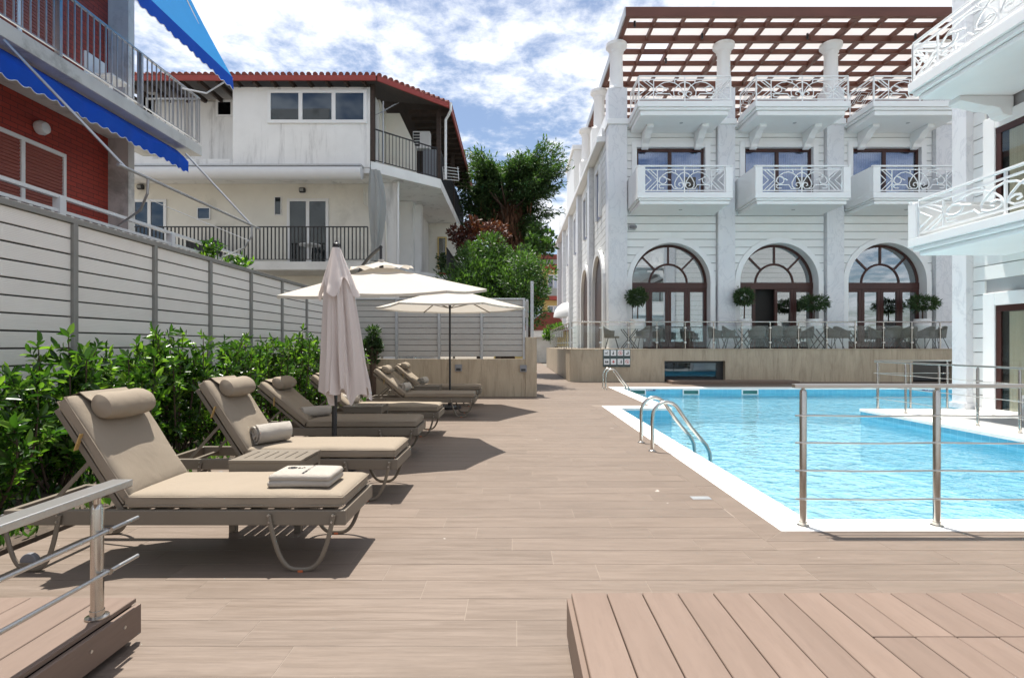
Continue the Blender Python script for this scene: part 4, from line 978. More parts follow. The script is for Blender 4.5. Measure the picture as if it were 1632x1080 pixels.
# awnings
aw = thing('awning', 'rolled dark blue awning with scalloped valance and bare metal arms', 'awning', (-6.6, 7, 4.8))
def scallop(y0, y1, pt, amp, per, n=6):
    ys_ = np.linspace(y0, y1, int((y1 - y0) / per * n) + 1); return [(y, amp * abs(math.sin(math.pi * (y - y0) / per))) for y in ys_]
top = []; vs = []; fs = []
sc = scallop(2.5, 11.15, None, .05, .2); k_ = len(sc)
for (y, s) in sc:
    w_ = .02 * math.sin(5 * y) + .012 * math.sin(13 * y)
    vs += [(-6.98, y, 5.32), (-6.82 + w_, y, 5.18), (-6.72 + w_ * 1.5, y, 5.08 + w_), (-6.73 + w_, y, 4.88 - s)]
fs = [(4 * i + j, 4 * i + j + 1, 4 * i + j + 5, 4 * i + j + 4) for i in range(k_ - 1) for j in range(3)]
fab = MB().add(vs, fs).build('fabric', M['awn_blue'], aw, smooth=True)
MB().tube([(-6.73 + .02 * math.sin(5 * y) + .012 * math.sin(13 * y), y, 4.88 - s) for y, s in sc], .006, 5).build('hem', M['hem'], fab)
MB().tube([(-7.0, 2.5, 5.26), (-7.0, 11.2, 5.26)], .045, 10).build('roller', M['alu'], aw, smooth=True)
BX, BZ = -5.4, 3.75
MB().tube([(BX, 7.35, BZ), (BX, 11.45, BZ)], .022, 10).build('front_bar', M['alu'], aw, smooth=True)
MB().tube([(-6.62, 7.0, 5.24), (BX, 7.5, BZ)], .02, 8).build('arm', M['alu'], aw, smooth=True); MB().tube([(-6.55, 10.75, 5.1), (BX, 11.1, BZ)], .02, 8).build('arm', M['alu'], aw, smooth=True)
for y in (7.95, 11.1): MB().tube([(BX, y, BZ), (BX - .02, y + .02, BZ - .22), (BX - .25, y + .2, BZ - .42), (-6.5, y + .9, 3.25)], .018, 8).build('strut', M['alu'], aw, smooth=True)
MB().tube([(BX - .02, 8.0, BZ - .3), (BX - .02, 11.1, BZ - .33)], .006, 6).build('cord', M['hem'], aw)
a2 = thing('awning', 'extended sky blue awning with scalloped edge at the top left', 'awning', (-5.6, 7, 6.5))
sc = scallop(3.0, 10.75, None, .045, .2)
GA = 14; fab = MB().add([(-7.4 + 1.78 * i / GA - .07 * math.sin(math.pi * i / GA) * (1 + .25 * math.sin(2.2 * j)), 3.0 + 7.75 * j / GA, 10.3 - 3.68 * i / GA - .05 * math.sin(math.pi * i / GA) * (1 + .3 * math.sin(3.1 * j))) for j in range(GA + 1) for i in range(GA + 1)], [(j * (GA + 1) + i, j * (GA + 1) + i + 1, (j + 1) * (GA + 1) + i + 1, (j + 1) * (GA + 1) + i) for j in range(GA) for i in range(GA)]).build('fabric', M['awn_cyan'], a2, smooth=True)
vs = [];
for (y, s) in sc: vs += [(-5.615, y, 6.62), (-5.60 + .01 * math.sin(9 * y), y, 6.40 - s)]
MB().add(vs, [(2 * i, 2 * i + 1, 2 * i + 3, 2 * i + 2) for i in range(len(sc) - 1)]).build('valance', M['awn_blue'], a2, smooth=True)
MB().tube([(-5.60 + .01 * math.sin(9 * y), y, 6.40 - s) for y, s in sc], .006, 5).build('hem', M['hem'], a2)
MB().tube([(-5.64, 3.0, 6.60), (-5.64, 10.78, 6.60)], .022, 8).build('front_bar', M['alu'], a2, smooth=True)
MB().tube([(-7.42, 10.45, 10.18), (-5.70, 10.45, 6.62)], .018, 8).build('arm', M['alu'], a2, smooth=True); MB().tube([(-5.66, 10.7, 6.56), (-6.2, 10.85, 6.35), (-6.76, 10.95, 6.5)], .016, 8).build('arm', M['plastic'], a2, smooth=True)
# ================================================================== WHITE HOUSE WITH TILED ROOF
h2 = thing('white_house', 'weathered white house with red tiled eaves and black balcony rails', 'house', (-7, 17, 0))
EV = [(-13, 16.2), (-4.15, 16.2), (-2.2, 18.1), (-2.2, 28)]
def offs(pts, d):     # inset plan of the eave line
    return [(pts[0][0], pts[0][1] + d), (pts[1][0] - d * .4, pts[1][1] + d), (pts[2][0] - d, pts[2][1] + d * .4), (pts[3][0] - d, pts[3][1])]
rf = MB(); e0, e1 = EV, offs(EV, 5.0)
for i in range(3):
    a, b, c, d = e0[i], e0[i + 1], e1[i + 1], e1[i]
    rf.hexa([(*a, 9.30), (*b, 9.30), (*c, 10.6), (*d, 10.6), (*a, 9.36), (*b, 9.36), (*c, 10.68), (*d, 10.68)])
roof = rf.build('roof', M['soffit_wood'], h2)
tl = MB()
for i in range(3):
    a, b = Vector((*e0[i], 0)), Vector((*e0[i + 1], 0)); c, d = Vector((*e1[i], 0)), Vector((*e1[i + 1], 0)); L = (b - a).length; n = int(L / .19)
    for k in range(n):
        u = (k + .5) / n; p = a.lerp(b, u); q = c.lerp(d, u); o = (p - q).normalized() * .07
        tl.tube([(p.x + o.x, p.y + o.y, 9.385), (q.x, q.y, 10.70)], .075, 7)
tl.build('roof_tiles', M['rooftile'], roof, kind='stuff')
gt = MB()
for i in range(3):
    a, b = Vector((*e0[i], 9.28)), Vector((*e0[i + 1], 9.28)); o = (b - a).normalized().cross(Vector((0, 0, 1))) * .05
    gt.bar(a + o, b + o, .05, .15)
gt.build('fascia', M['redpaint'], roof)
rr_ = MB()
for x in np.arange(-12.8, -4.3, .55): rr_.box(x - .04, x + .04, 16.22, 17.6, 9.16, 9.29)
for y in np.arange(18.4, 27, .55): rr_.box(-3.6, -2.22, y - .04, y + .04, 9.16, 9.29)
rr_.build('rafters', M['soffit_wood'], roof, kind='stuff')
MB().box(-13, -4.4, 17.62, 27, 0, 9.3).build('wall', M['cream'], h2)
MB().box(-8.62, -4.42, 16.5, 17.615, 6.72, 9.18).build('upper_bay', M['stucco'], h2, bevel=.01)
MB().box(-13, -8.625, 16.5, 17.615, 6.72, 6.98).build('upper_slab', M['stucco'], h2); MB().box(-13, -8.7, 17.55, 17.618, 6.98, 9.2).build('upper_wall', M['stucco'], h2)
MB().box(-13, -4.43, 16.52, 17.61, 6.55, 6.715).build('floor_slab', M['stucco'], h2)
def window(x0, x1, z0, z1, y, panes, fm='plastic', gm='glass', curtain=None, fw=.055, parent=None, sill=True, nm='window'):
    f = MB(); p = parent or h2
    f.box(x0, x1, y - .05, y - .003, z0, z0 + fw).box(x0, x1, y - .05, y - .003, z1 - fw, z1).box(x0, x0 + fw, y - .05, y - .003, z0 + fw, z1 - fw).box(x1 - fw, x1, y - .05, y - .003, z0 + fw, z1 - fw)
    n = panes
    for k in range(1, n): x = x0 + (x1 - x0) * k / n; f.box(x - fw * .6, x + fw * .6, y - .05, y - .003, z0 + fw, z1 - fw)
    o = f.build(nm, M[fm], p, bevel=.004)
    for k in range(n):
        xa = x0 + (x1 - x0) * k / n + fw * .6; xb = x0 + (x1 - x0) * (k + 1) / n - fw * .6
        MB().box(xa, xb, y - .028, y - .022, z0 + fw, z1 - fw).build('pane', M[gm], o)
        if curtain: MB().box(xa, xb, y - .014, y - .01, z0 + fw, z1 - fw).build('curtain', M[curtain], o)
    if not curtain: MB().box(x0 + fw, x1 - fw, y - .008, y - .004, z0 + fw, z1 - fw).build('reveal', M['interior'], o)
    return o
Yb = 16.5
M['wglass'] = glass_mat('tinted_glass', (.75, .82, 1.0), .38, .03, (.25, .28, .35))
window(Xp(427, Yb), Xp(585, Yb), Zp(197, Yb), Zp(144, Yb), Yb, 3, gm='dglass', curtain='blind', fw=.1)
YL = 17.62
window(Xp(458, YL), Xp(524, YL), 3.8, Zp(317, YL), YL, 2, gm='dglass', curtain='teal', fw=.09, nm='balcony_door'); window(Xp(212, YL), Xp(266, YL), 3.8, Zp(318, YL), YL, 2, gm='dglass', curtain='teal', fw=.09, nm='balcony_door')
window(Xp(315, YL), Xp(336, YL), Zp(350, YL), Zp(331, YL), YL, 1, fw=.03, gm='dglass'); window(Xp(438, YL), Xp(449, YL), Zp(343, YL), Zp(314, YL), YL, 1, fw=.02, gm='dglass')
window(Xp(345, 17.55), Xp(372, 17.55), Zp(187, 17.55), Zp(160, 17.55), 17.55, 1, fw=.07, gm='dglass'); window(Xp(220, 17.55), Xp(252, 17.55), Zp(187, 17.55), Zp(148, 17.55), 17.55, 1, fw=.08, gm='dglass', curtain='blind')
MB().box(-13, -4.37, 16.2, 17.615, 3.55, 3.8).build('balcony_slab', M['concrete'], h2, bevel=.01); bars_rail(h2, (-11.5, 16.25), (-4.42, 16.25), 3.8, 4.85, .115, M['black_rail'], .015)
cas = thing('awning', 'long white folded awning under the upper floor of the white house', 'awning', (-7.5, 16.3, 6.3))
MB().tube([(-12, 16.34, 6.5), (-4.62, 16.34, 6.5)], .2, 14, flat=1.0).build('rolled_fabric', M['awn_white'], cas, smooth=True); MB().box(-12, -4.6, 16.2, 16.49, 6.68, 6.73).build('cover', M['alu'], cas)
for px, py, lab in ((483, 304, 'dark oval lamp above the white balcony door'), (226, 299, 'dark oval lamp behind the blue awning arm')):
    x, z = Xp(px, YL), Zp(py, YL); t = thing('bulkhead_lamp', lab, 'lamp', (x, YL, z)); 
    MB().tube([(x - .09, YL - .06, z), (x + .09, YL - .06, z)], [.085, .085], 12).build('body', M['dark'], t, smooth=True, bevel=.02); MB().tube([(x - .06, YL - .12, z), (x + .06, YL - .12, z)], .05, 10).build('lens', M['net'], t, smooth=True)
# corner balcony and side
sl = [(-4.42, 16.52), (-4.42, 16.5), (-2.5, 18.3), (-2.5, 28), (-4.395, 28)]
MB().prism([(-4.395, 16.5), (-2.5, 18.3), (-2.5, 28), (-4.395, 28)], 'xy', 6.6, 6.92).build('corner_slab', M['stucco'], h2, bevel=.01)
MB().prism([(-4.395, 17.4), (-2.4, 19.3), (-2.4, 28), (-4.395, 28)], 'xy', 3.45, 3.8).build('lower_slab', M['stucco'], h2, bevel=.01)
for (x, y) in ((-4.36, 16.58), (-2.58, 18.38), (-2.58, 22.5)): MB().box(x - .07, x + .07, y - .07, y + .07, 6.93, 9.28).build('timber_post', M['soffit_wood'], h2)
bars_rail(h2, (-4.3, 16.66), (-2.62, 18.3), 6.92, 7.95, .12, M['black_rail'], .009); bars_rail(h2, (-2.55, 18.45), (-2.55, 27), 6.92, 7.95, .12, M['black_rail'], .009); bars_rail(h2, (-2.45, 19.5), (-2.45, 27), 3.8, 4.8, .12, M['black_rail'], .009)
MB().prism([(-4.39, 6.93), (-3.35, 6.93), (-3.35, 8.0), (-3.9, 9.15), (-4.39, 9.15)], 'xz', 18.3, 18.5).build('gable_wall', M['cream'], h2)
MB().box(-4.39, -3.0, 21.5, 27, 6.93, 9.28).build('upper_side_wall', M['soffit_wood'], h2)
MB().box(-4.395, -3.85, 17.62, 17.9, 0, 6.59).build('corner_wall', M['stucco'], h2); MB().box(-4.395, -3.75, 19.9, 27, 0, 6.59).build('side_wall', M['stucco'], h2); MB().box(-3.75, -3.5, 20.3, 20.6, 0, 6.59).build('side_pillar', M['stucco'], h2)
MB().box(-3.745, -2.4, 23.5, 23.8, 3.8, 6.59).build('rear_wall', M['cream'], h2)
window(-3.35, -2.95, 4.6, 6.0, 23.5, 1, fm='yellow', curtain='yellow', fw=.06)
for (x, y, z0_, z1_) in ((-2.33, 18.25, 6.9, 8.9), (-3.80, 17.58, 2.6, 6.6)): MB().tube([(x, y, z0_), (x, y, z1_)], .045, 8).build('downpipe', M['plastic'], h2, smooth=True)
MB().tube([(-2.33, 18.25, 8.9), (-2.25, 18.2, 9.0), (-2.12, 17.98, 9.12), (-2.12, 17.98, 9.35)], .045, 8).build('downpipe', M['plastic'], h2, smooth=True)
MB().tube([(-4.9, 17.56, 6.4), (-4.9, 17.56, 5.9), (-4.2, 17.56, 5.3), (-4.15, 17.56, 3.0)], .03, 8).build('downpipe', M['cream'], h2, smooth=True)
ac = thing('air_conditioner', 'white air conditioner unit on the corner balcony', 'air conditioner', (-3.2, 18.9, 7.9)); MB().box(-3.55, -2.95, 18.8, 19.1, 8.15, 8.75).build('case', M['plastic'], ac, bevel=.02)
for k in range(5): MB().box(-3.52, -3.3, 18.79, 18.8, 8.22 + k * .1, 8.29 + k * .1).build('grille_slot', M['dark'], ac)
MB().box(-3.2, -2.75, 18.9, 19.2, 6.93, 8.14).build('stand', M['grey_plastic'], ac)
an = thing('tv_antenna', 'grey television aerial fixed to the corner balcony rail', 'antenna', (-4.1, 16.9, 6.93)); MB().tube([(-4.1, 16.85, 6.93), (-4.1, 16.85, 8.9)], .022, 8).build('mast', M['alu'], an)
MB().tube([(-4.2, 16.7, 8.45), (-3.75, 16.95, 8.85)], .012, 6).build('boom', M['alu'], an)
for k in range(7): u = k / 6; MB().tube([(-4.2 + .45 * u - .14, 16.7 + .25 * u + .1, 8.45 + .4 * u), (-4.2 + .45 * u + .14, 16.7 + .25 * u - .1, 8.45 + .4 * u)], .007, 5).build('element', M['alu'], an)
rk = thing('drying_rack', 'white wire drying rack hung outside the upper side balcony', 'rack', (-2.3, 19.0, 7.2)); 
for k in range(5): MB().tube([(-2.48, 18.9 + k * .0, 7.1 + k * .11), (-1.95, 18.9 + k * .02, 7.05 + k * .11)], .012, 5).build('wire', M['plastic'], rk)
for x in (-2.48, -1.95): MB().tube([(x, 18.9, 7.08), (x - .05, 19.0, 7.56)], .014, 6).build('side_wire', M['plastic'], rk)
net = thing('hanging_net', 'grey gathered net hanging at the end of the lower balcony', 'net', (-4.35, 16.4, 3.8)); vs = []; fs = []; K = 24
for i in range(12):
    u = i / 11; z = 6.6 - 2.75 * u
    for k in range(K): a = 2 * math.pi * k / K; r_ = (.13 + .1 * math.sin(math.pi * min(1, u * 1.2)) ) * (1 + .25 * math.cos(6 * a + 2 * u)); vs.append((-4.25 + .25 * u * (1 - u) * 1.2 + r_ * math.cos(a), 16.42 + r_ * math.sin(a), z))
for i in range(11):
    for k in range(K): fs.append((i * K + k, i * K + (k + 1) % K, (i + 1) * K + (k + 1) % K, (i + 1) * K + k))
MB().add(vs, fs).build('net_fabric', M['net'], net, smooth=True)
bt = thing('balcony_table', 'round white table behind the black balcony rail', 'table', (Xp(494, 17), 17, 3.8)); x = bt.location.x
MB().lathe([(.34, 0), (.35, .02), (.34, .035)], (x, 17, 4.42), 20).build('table_top', M['plastic'], bt, smooth=True); MB().lathe([(.2, 0), (.05, .05), (.035, .3), (.06, .61)], (x, 17, 3.801), 14).build('pedestal', M['plastic'], bt, smooth=True)
bk = thing('balcony_box', 'dark storage bench on the white house balcony', 'bench', (Xp(330, 17), 17, 3.8)); x = bk.location.x
MB().box(x - .5, x + .4, 16.75, 17.2, 4.2, 4.55).build('seat_box', M['dark'], bk, bevel=.02)
for sx in (-.45, .35):
    for sy in (16.8, 17.15): MB().box(x + sx - .03, x + sx + .03, sy - .03, sy + .03, 3.801, 4.2).build('leg', M['dark'], bk)
def pot_plant(lab, x, y, z, h, seed, mt='laurel'):
    r_ = np.random.default_rng(seed); t = thing('potted_plant', lab, 'plant', (x, y, z)); MB().lathe([(.1, 0), (.14, .22), (.15, .24), (.13, .24), (.12, .2)], (x, y, z + .001), 14).build('pot', M['redpaint'], t, smooth=True)
    n = 240; C = np.stack([x + r_.normal(0, .1, n), y + r_.normal(0, .1, n), z + .25 + r_.uniform(0, h, n)], 1); leaf_mesh('foliage', C, r_.normal(0, .7, (n, 3)) + np.array([0, 0, .5]), r_.normal(0, 1, (n, 3)), r_.uniform(.1, .2, n), r_.uniform(.04, .08, n), M[mt], t)
pot_plant('light green potted plant on the white balcony by the awning arm', -6.3, 11.2, 2.451, .7, 1); pot_plant('potted plant near the end of the white balcony rail', -6.25, 12.2, 2.451, .55, 2)
pot_plant('dark potted plant on the lower side balcony of the white house', -2.75, 20.6, 3.801, .7, 3, 'olive'); pot_plant('second dark potted plant further along the lower side balcony', -2.75, 22.0, 3.801, .7, 4, 'olive')
# ================================================================== FAR BUILDINGS IN THE GAP
fh = thing('yellow_house', 'distant yellow house with red balcony bands at the end of the alley', 'house', (2, 52, 0))
MB().box(-2, 6, 52, 60, 0, 9.4).build('wall', M['yellow'], fh)
for z in (2.6, 5.6, 8.6): MB().box(-2, 6, 51, 51.999, z, z + .35).build('balcony', M['redpaint'], fh); MB().box(-2, 6, 51.0, 51.05, z + .36, z + 1.1).build('balcony_rail', M['net'], fh)
for z in (3.2, 6.2): 
    for x in (1.6, 3.2): window(x, x + 1.1, z, z + 1.9, 52, 2, fm='plastic', gm='wglass', parent=fh, fw=.1)
MB().box(-2.4, 6.4, 50.6, 60, 9.41, 9.8).build('roof', M['rooftile'], fh)
kh = thing('kiosk', 'low red tiled kiosk roof at the end of the alley', 'building', (2.2, 40, 0)); MB().box(.9, 3.6, 40, 43, 0, 2.4).build('wall', M['concrete'], kh); MB().prism([(.3, 2.4), (4.1, 2.4), (2.9, 3.7), (2.2, 3.75)], 'xz', 39.6, 43.4).build('roof', M['rooftile'], kh)
MB().box(.5, 4, 39.7, 40.3, 1.9, 2.39).build('awning_band', M['plastic'], kh)
ff = thing('distant_block', 'pale distant apartment block behind the conifer', 'building', (-8, 70, 0)); MB().box(-30, -3, 70, 80, 0, 9).build('wall', M['cream'], ff); MB().box(-30.3, -2.7, 69.7, 80, 9, 9.4).build('roof', M['rooftile'], ff)
dm = thing('dome_awning', 'white quarter dome awning over a side door of the hotel', 'awning', (2.9, 36, 2.2)); vs = []; fs = []
for i in range(9):
    a = i / 8 * math.pi / 2
    for k in range(13): b = k / 12 * math.pi; vs.append((3.6 - 1.0 * math.cos(a) * math.sin(b), 36 - 1.1 * math.cos(b) * math.cos(a), 3.15 + 1.0 * math.sin(a)))
for i in range(8):
    for k in range(12): fs.append((i * 13 + k, i * 13 + k + 1, (i + 1) * 13 + k + 1, (i + 1) * 13 + k))
MB().add(vs, fs).build('fabric', M['awn_white'], dm, smooth=True)
# ================================================================== HOTEL
HY = 21.5; ZT = 1.134
BX_ = [6.23, 10.53, 14.83]; PX = [4.08, 8.38, 12.68, 16.98]
terr = thing('stone_terrace', 'raised terrace wall clad in veined travertine behind the pool', 'wall', (9, 19.1, 0))
TX = 1.955
wx = [(Xp(1059, 19.1), Xp(1156, 19.1)), (Xp(1455, 19.1), Xp(1520, 19.1))]; zw0, zw1 = .03, Zp(575, 19.1)
segs = [TX, wx[0][0], wx[0][1], wx[1][0], wx[1][1], 18]
m = MB()
for i in range(5):
    if i in (1, 3): m.box(segs[i], segs[i + 1], 19.1, 19.5, zw1, ZT)
    else: m.box(segs[i], segs[i + 1], 19.1, 19.5, 0, ZT)
m.box(TX, 18, 19.5, 23.5, .0, ZT).box(TX, 3.2, 23.5, 33, 0, ZT)
m.build('cladding', M['travertine'], terr)
MB().box(TX - .02, 18, 19.08, 21.48, ZT + .001, ZT + .03).build('floor_edge', M['travertine'], terr, bevel=.005)
for (a, b) in wx:
    f = MB().box(a, b, 19.3, 19.36, zw0, zw0 + .1).box(a, b, 19.3, 19.36, zw1 - .08, zw1 - .002).box(a, a + .06, 19.3, 19.36, zw0 + .1, zw1 - .08).box(b - .25, b, 19.3, 19.36, zw0 + .1, zw1 - .08).build('basement_window', M['dark'], terr)
    MB().box(a + .06, b - .25, 19.33, 19.34, zw0 + .1, zw1 - .08).build('pane', M['dglass'], f); MB().box(a, b, 19.4, 19.49, 0, zw1).build('recess', M['interior'], f)
MB().box(Xp(1066, 18.3), Xp(1265, 18.3), 17.9, 18.6, .002, .10).build('timber_step', M['board'], label='long low brown timber step in front of the basement window', cat='step', bevel=.01)
# pictogram sign
x0, x1 = Xp(961, 19.08), Xp(1004.5, 19.08); zt_, zb_ = Zp(556.5, 19.08), Zp(584.5, 19.08)
sg = thing('safety_sign', 'dark green pool rules sign with eight white pictogram squares', 'sign', ((x0 + x1) / 2, 19.08, zb_)); MB().box(x0, x1, 19.06, 19.078, zb_, zt_).build('board', M['signgreen'], sg, bevel=.004)
cw = (x1 - x0) / 4; chh = (zt_ - zb_) / 2
for r_ in range(2):
    for c in range(4):
        xa = x0 + cw * c + cw * .12; xb = x0 + cw * (c + 1) - cw * .08; za_ = zt_ - chh * (r_ + 1) + chh * .27; zb2 = zt_ - chh * r_ - chh * .07; s = MB().box(xa, xb, 19.053, 19.0595, za_, zb2).build('pictogram', M['signwhite'], sg)
        cx_, cz_, w_ = (xa + xb) / 2, (za_ + zb2) / 2, (xb - xa) / 2; g = MB(); k = r_ * 4 + c; mm = 'ink'; yq = (19.046, 19.0525)
        def B(a, b, c_, d): g.box(cx_ + a * w_, cx_ + b * w_, yq[0], yq[1], cz_ + c_ * w_, cz_ + d * w_)
        def Ci(a, b, r): g.prism([(cx_ + (a + r * math.cos(t)) * w_, cz_ + (b + r * math.sin(t)) * w_) for t in np.linspace(0, 6.283, 13)[:-1]], 'xz', *yq)
        if k == 0: Ci(.35, .3, .16); B(-.6, .6, -.45, -.32); B(-.6, .3, -.15, .05)
        elif k == 1: Ci(0, .45, .16); B(-.14, .14, -.65, .25); B(-.4, -.2, -.65, -.1)
        elif k in (2, 7):
            g.tube([(cx_ + .66 * w_ * math.cos(t), 19.05, cz_ + .66 * w_ * math.sin(t)) for t in np.linspace(0, 6.283, 21)[:-1]], .07 * w_, 6, closed=True); g.bar((cx_ - .45 * w_, 19.05, cz_ + .45 * w_), (cx_ + .45 * w_, 19.05, cz_ - .45 * w_), .006, .1 * w_); B(-.1, .1, -.4, .3); mm = 'signred'
        elif k == 3: Ci(.35, .5, .15); B(.22, .5, -.6, .32); B(-.6, .1, -.6, -.45); B(-.3, .1, -.45, -.15)
        elif k == 4: Ci(-.3, .0, .3); Ci(.35, .0, .3); B(-.6, .6, -.5, -.4)
        elif k == 5: B(-.14, .14, -.5, .5); B(-.5, -.145, -.14, .14); B(.145, .5, -.14, .14); mm = 'signred'
        elif k == 6: Ci(.3, .45, .15); B(.1, .5, -.6, .28); B(-.6, -.2, -.5, -.4)
        g.build('symbol', M[mm], s); MB().box(xa, xb, 19.053, 19.0595, za_ - chh * .17, za_ - chh * .08).build('caption', M['dark'], sg)
# glass balustrade on the terrace
def balustrade(lab, a, b, n):
    a = Vector((*a, ZT + .031)); b = Vector((*b, ZT + .031)); t = thing('glass_balustrade', lab, 'railing', a); H = .95
    MB().tube([a + Vector((0, 0, H)), b + Vector((0, 0, H))], .024, 10).build('top_rail', M['steel'], t, smooth=True); d = (b - a) / n
    for k in range(n + 1):
        p = a + d * k; MB().tube([p, p + Vector((0, 0, H))], .021, 10).build('post', M['steel'], t, smooth=True)
        for z in (.2, .72): MB().box(p.x - .04, p.x + .04, p.y - .035, p.y + .035, p.z + z, p.z + z + .05).build('clamp', M['steel_b'], t)
        if k < n:
            u = d.normalized(); q0 = p + u * .05; q1 = p + d - u * .05; MB().bar(q0 + Vector((0, 0, .44)), q1 + Vector((0, 0, .44)), .008, .76).build('glass_pane', M['clear'], t)
balustrade('glass and steel balustrade along the front of the hotel terrace', (TX + .08, 19.14), (16.1, 19.14), 14); balustrade('glass balustrade running back along the alley side of the terrace', (TX + .08, 20.2), (TX + .08, 30.2), 10)
# ------------------------------------------------ hotel body
hot = thing('hotel', 'white neoclassical hotel with arched doors, balconies and rooftop pergola', 'building', (4, HY, 0))
SX = 3.69; ROOF = 10.05
MB().box(SX + .55, 24, HY + .75, 46, 0, ROOF).build('core', M['white'], hot)
RO, RI, ZS = 1.76, 1.56, 3.80
RH = .312
def arch_x(z, r): return r if z <= ZS else math.sqrt(max(0, r * r - (z - ZS) ** 2))
fw_ = MB(); front = None
ROWS = []
z = ZT
while z < 9.9: ROWS.append((z, min(z + RH, 9.95))); z += RH
pieces = []
WW, WZ0, WZ1 = 1.36, 6.95, 9.165
for xc in BX_:
    xl, xr = xc - 1.80, xc + 1.80
    for (z0, z1) in ROWS:
        tops = ZS + RO - .04
        if z0 >= WZ0 - .1 and z0 < WZ1 + .2:
            w = WW + .2; zc = min(z1, 9.95)
            if z1 > WZ1 + .22 and z0 < WZ1 + .22: pieces.append([(xl, z0), (xc - w, z0), (xc - w, WZ1 + .22), (xc + w, WZ1 + .22), (xc + w, z0), (xr, z0), (xr, z1), (xl, z1)])
            else: pieces += [[(xl, z0), (xc - w, z0), (xc - w, z1), (xl, z1)], [(xc + w, z0), (xr, z0), (xr, z1), (xc + w, z1)]]
        elif z0 >= tops: pieces.append([(xl, z0), (xr, z0), (xr, z1), (xl, z1)])
        elif z1 > ZS:
            zs_ = np.linspace(z0, min(z1, tops), 7); r = RO - .03
            e = [arch_x(zz_, r) for zz_ in zs_]
            if e[0] < 1.8:
                L_ = [(xl, z0)] + [(xc - e_, zz_) for e_, zz_ in zip(e, zs_)] + ([(xc, tops), (xc, z1)] if z1 > tops else []) + [(xl, z1)]
                R_ = [(xr, z1)] + ([(xc, z1), (xc, tops)] if z1 > tops else []) + [(xc + e_, zz_) for e_, zz_ in zip(e[::-1], zs_[::-1])] + [(xr, z0)]
                pieces += [L_, R_]
back = MB()
for p in pieces: back.prism(p, 'xz', HY + .045, HY + .7)
fw = back.build('front_wall', M['joint'], hot)
for p in pieces:
    zlo = min(q[1] for q in p); zhi = max(q[1] for q in p)
    q = [(x, (zz_ + .014 if abs(zz_ - zlo) < 1e-6 else zz_ - .014 if abs(zz_ - zhi) < 1e-6 else zz_)) for x, zz_ in p]
    MB().prism(q, 'xz', HY, HY + .044).build('cladding_panel', M['panel'], fw)
for x in PX:
    w = .37 if x < 5 else .335
    pil = MB().box(x - w, x + w, HY - .2, HY + .5, 0, 10.0).build('pilaster', M['marble'], hot, bevel=.008)
    MB().box(x - w - .05, x + w + .05, HY - .26, HY + .55, 10.001, 10.22).build('cornice', M['white'], pil, bevel=.02); MB().box(x - w, x + w, HY - .2, HY + .5, 10.221, 11.45).build('pedestal', M['marble'], pil, bevel=.008)
colm = MB().lathe([(.36, 0), (.36, .06), (.31, .1), (.275, .14), (.27, .2), (.245, 1.45), (.27, 1.5), (.29, 1.53), (.27, 1.56), (.3, 1.62), (.37, 1.68), (.4, 1.72), (.42, 1.74), (.42, 1.86), (.36, 1.87), (.36, 1.90)], (0, 0, 0), 28)
cme = bpy.data.meshes.new('column'); cme.from_pydata(colm.v, [], colm.f); cme.polygons.foreach_set('use_smooth', [True] * len(cme.polygons)); cme.set_sharp_from_angle(angle=R(40)); cme.materials.append(M['white'])
for x in PX: mesh_obj('column', cme, hot, (x - 4, .13, 11.451))
MB().box(SX + .3, 24, HY - .05, HY + .74, 9.952, 10.12).build('eaves_band', M['white'], hot); MB().box(SX + .1, 24, HY + .75, 46, 10.051, 10.14).build('roof_deck', M['concrete'], hot)
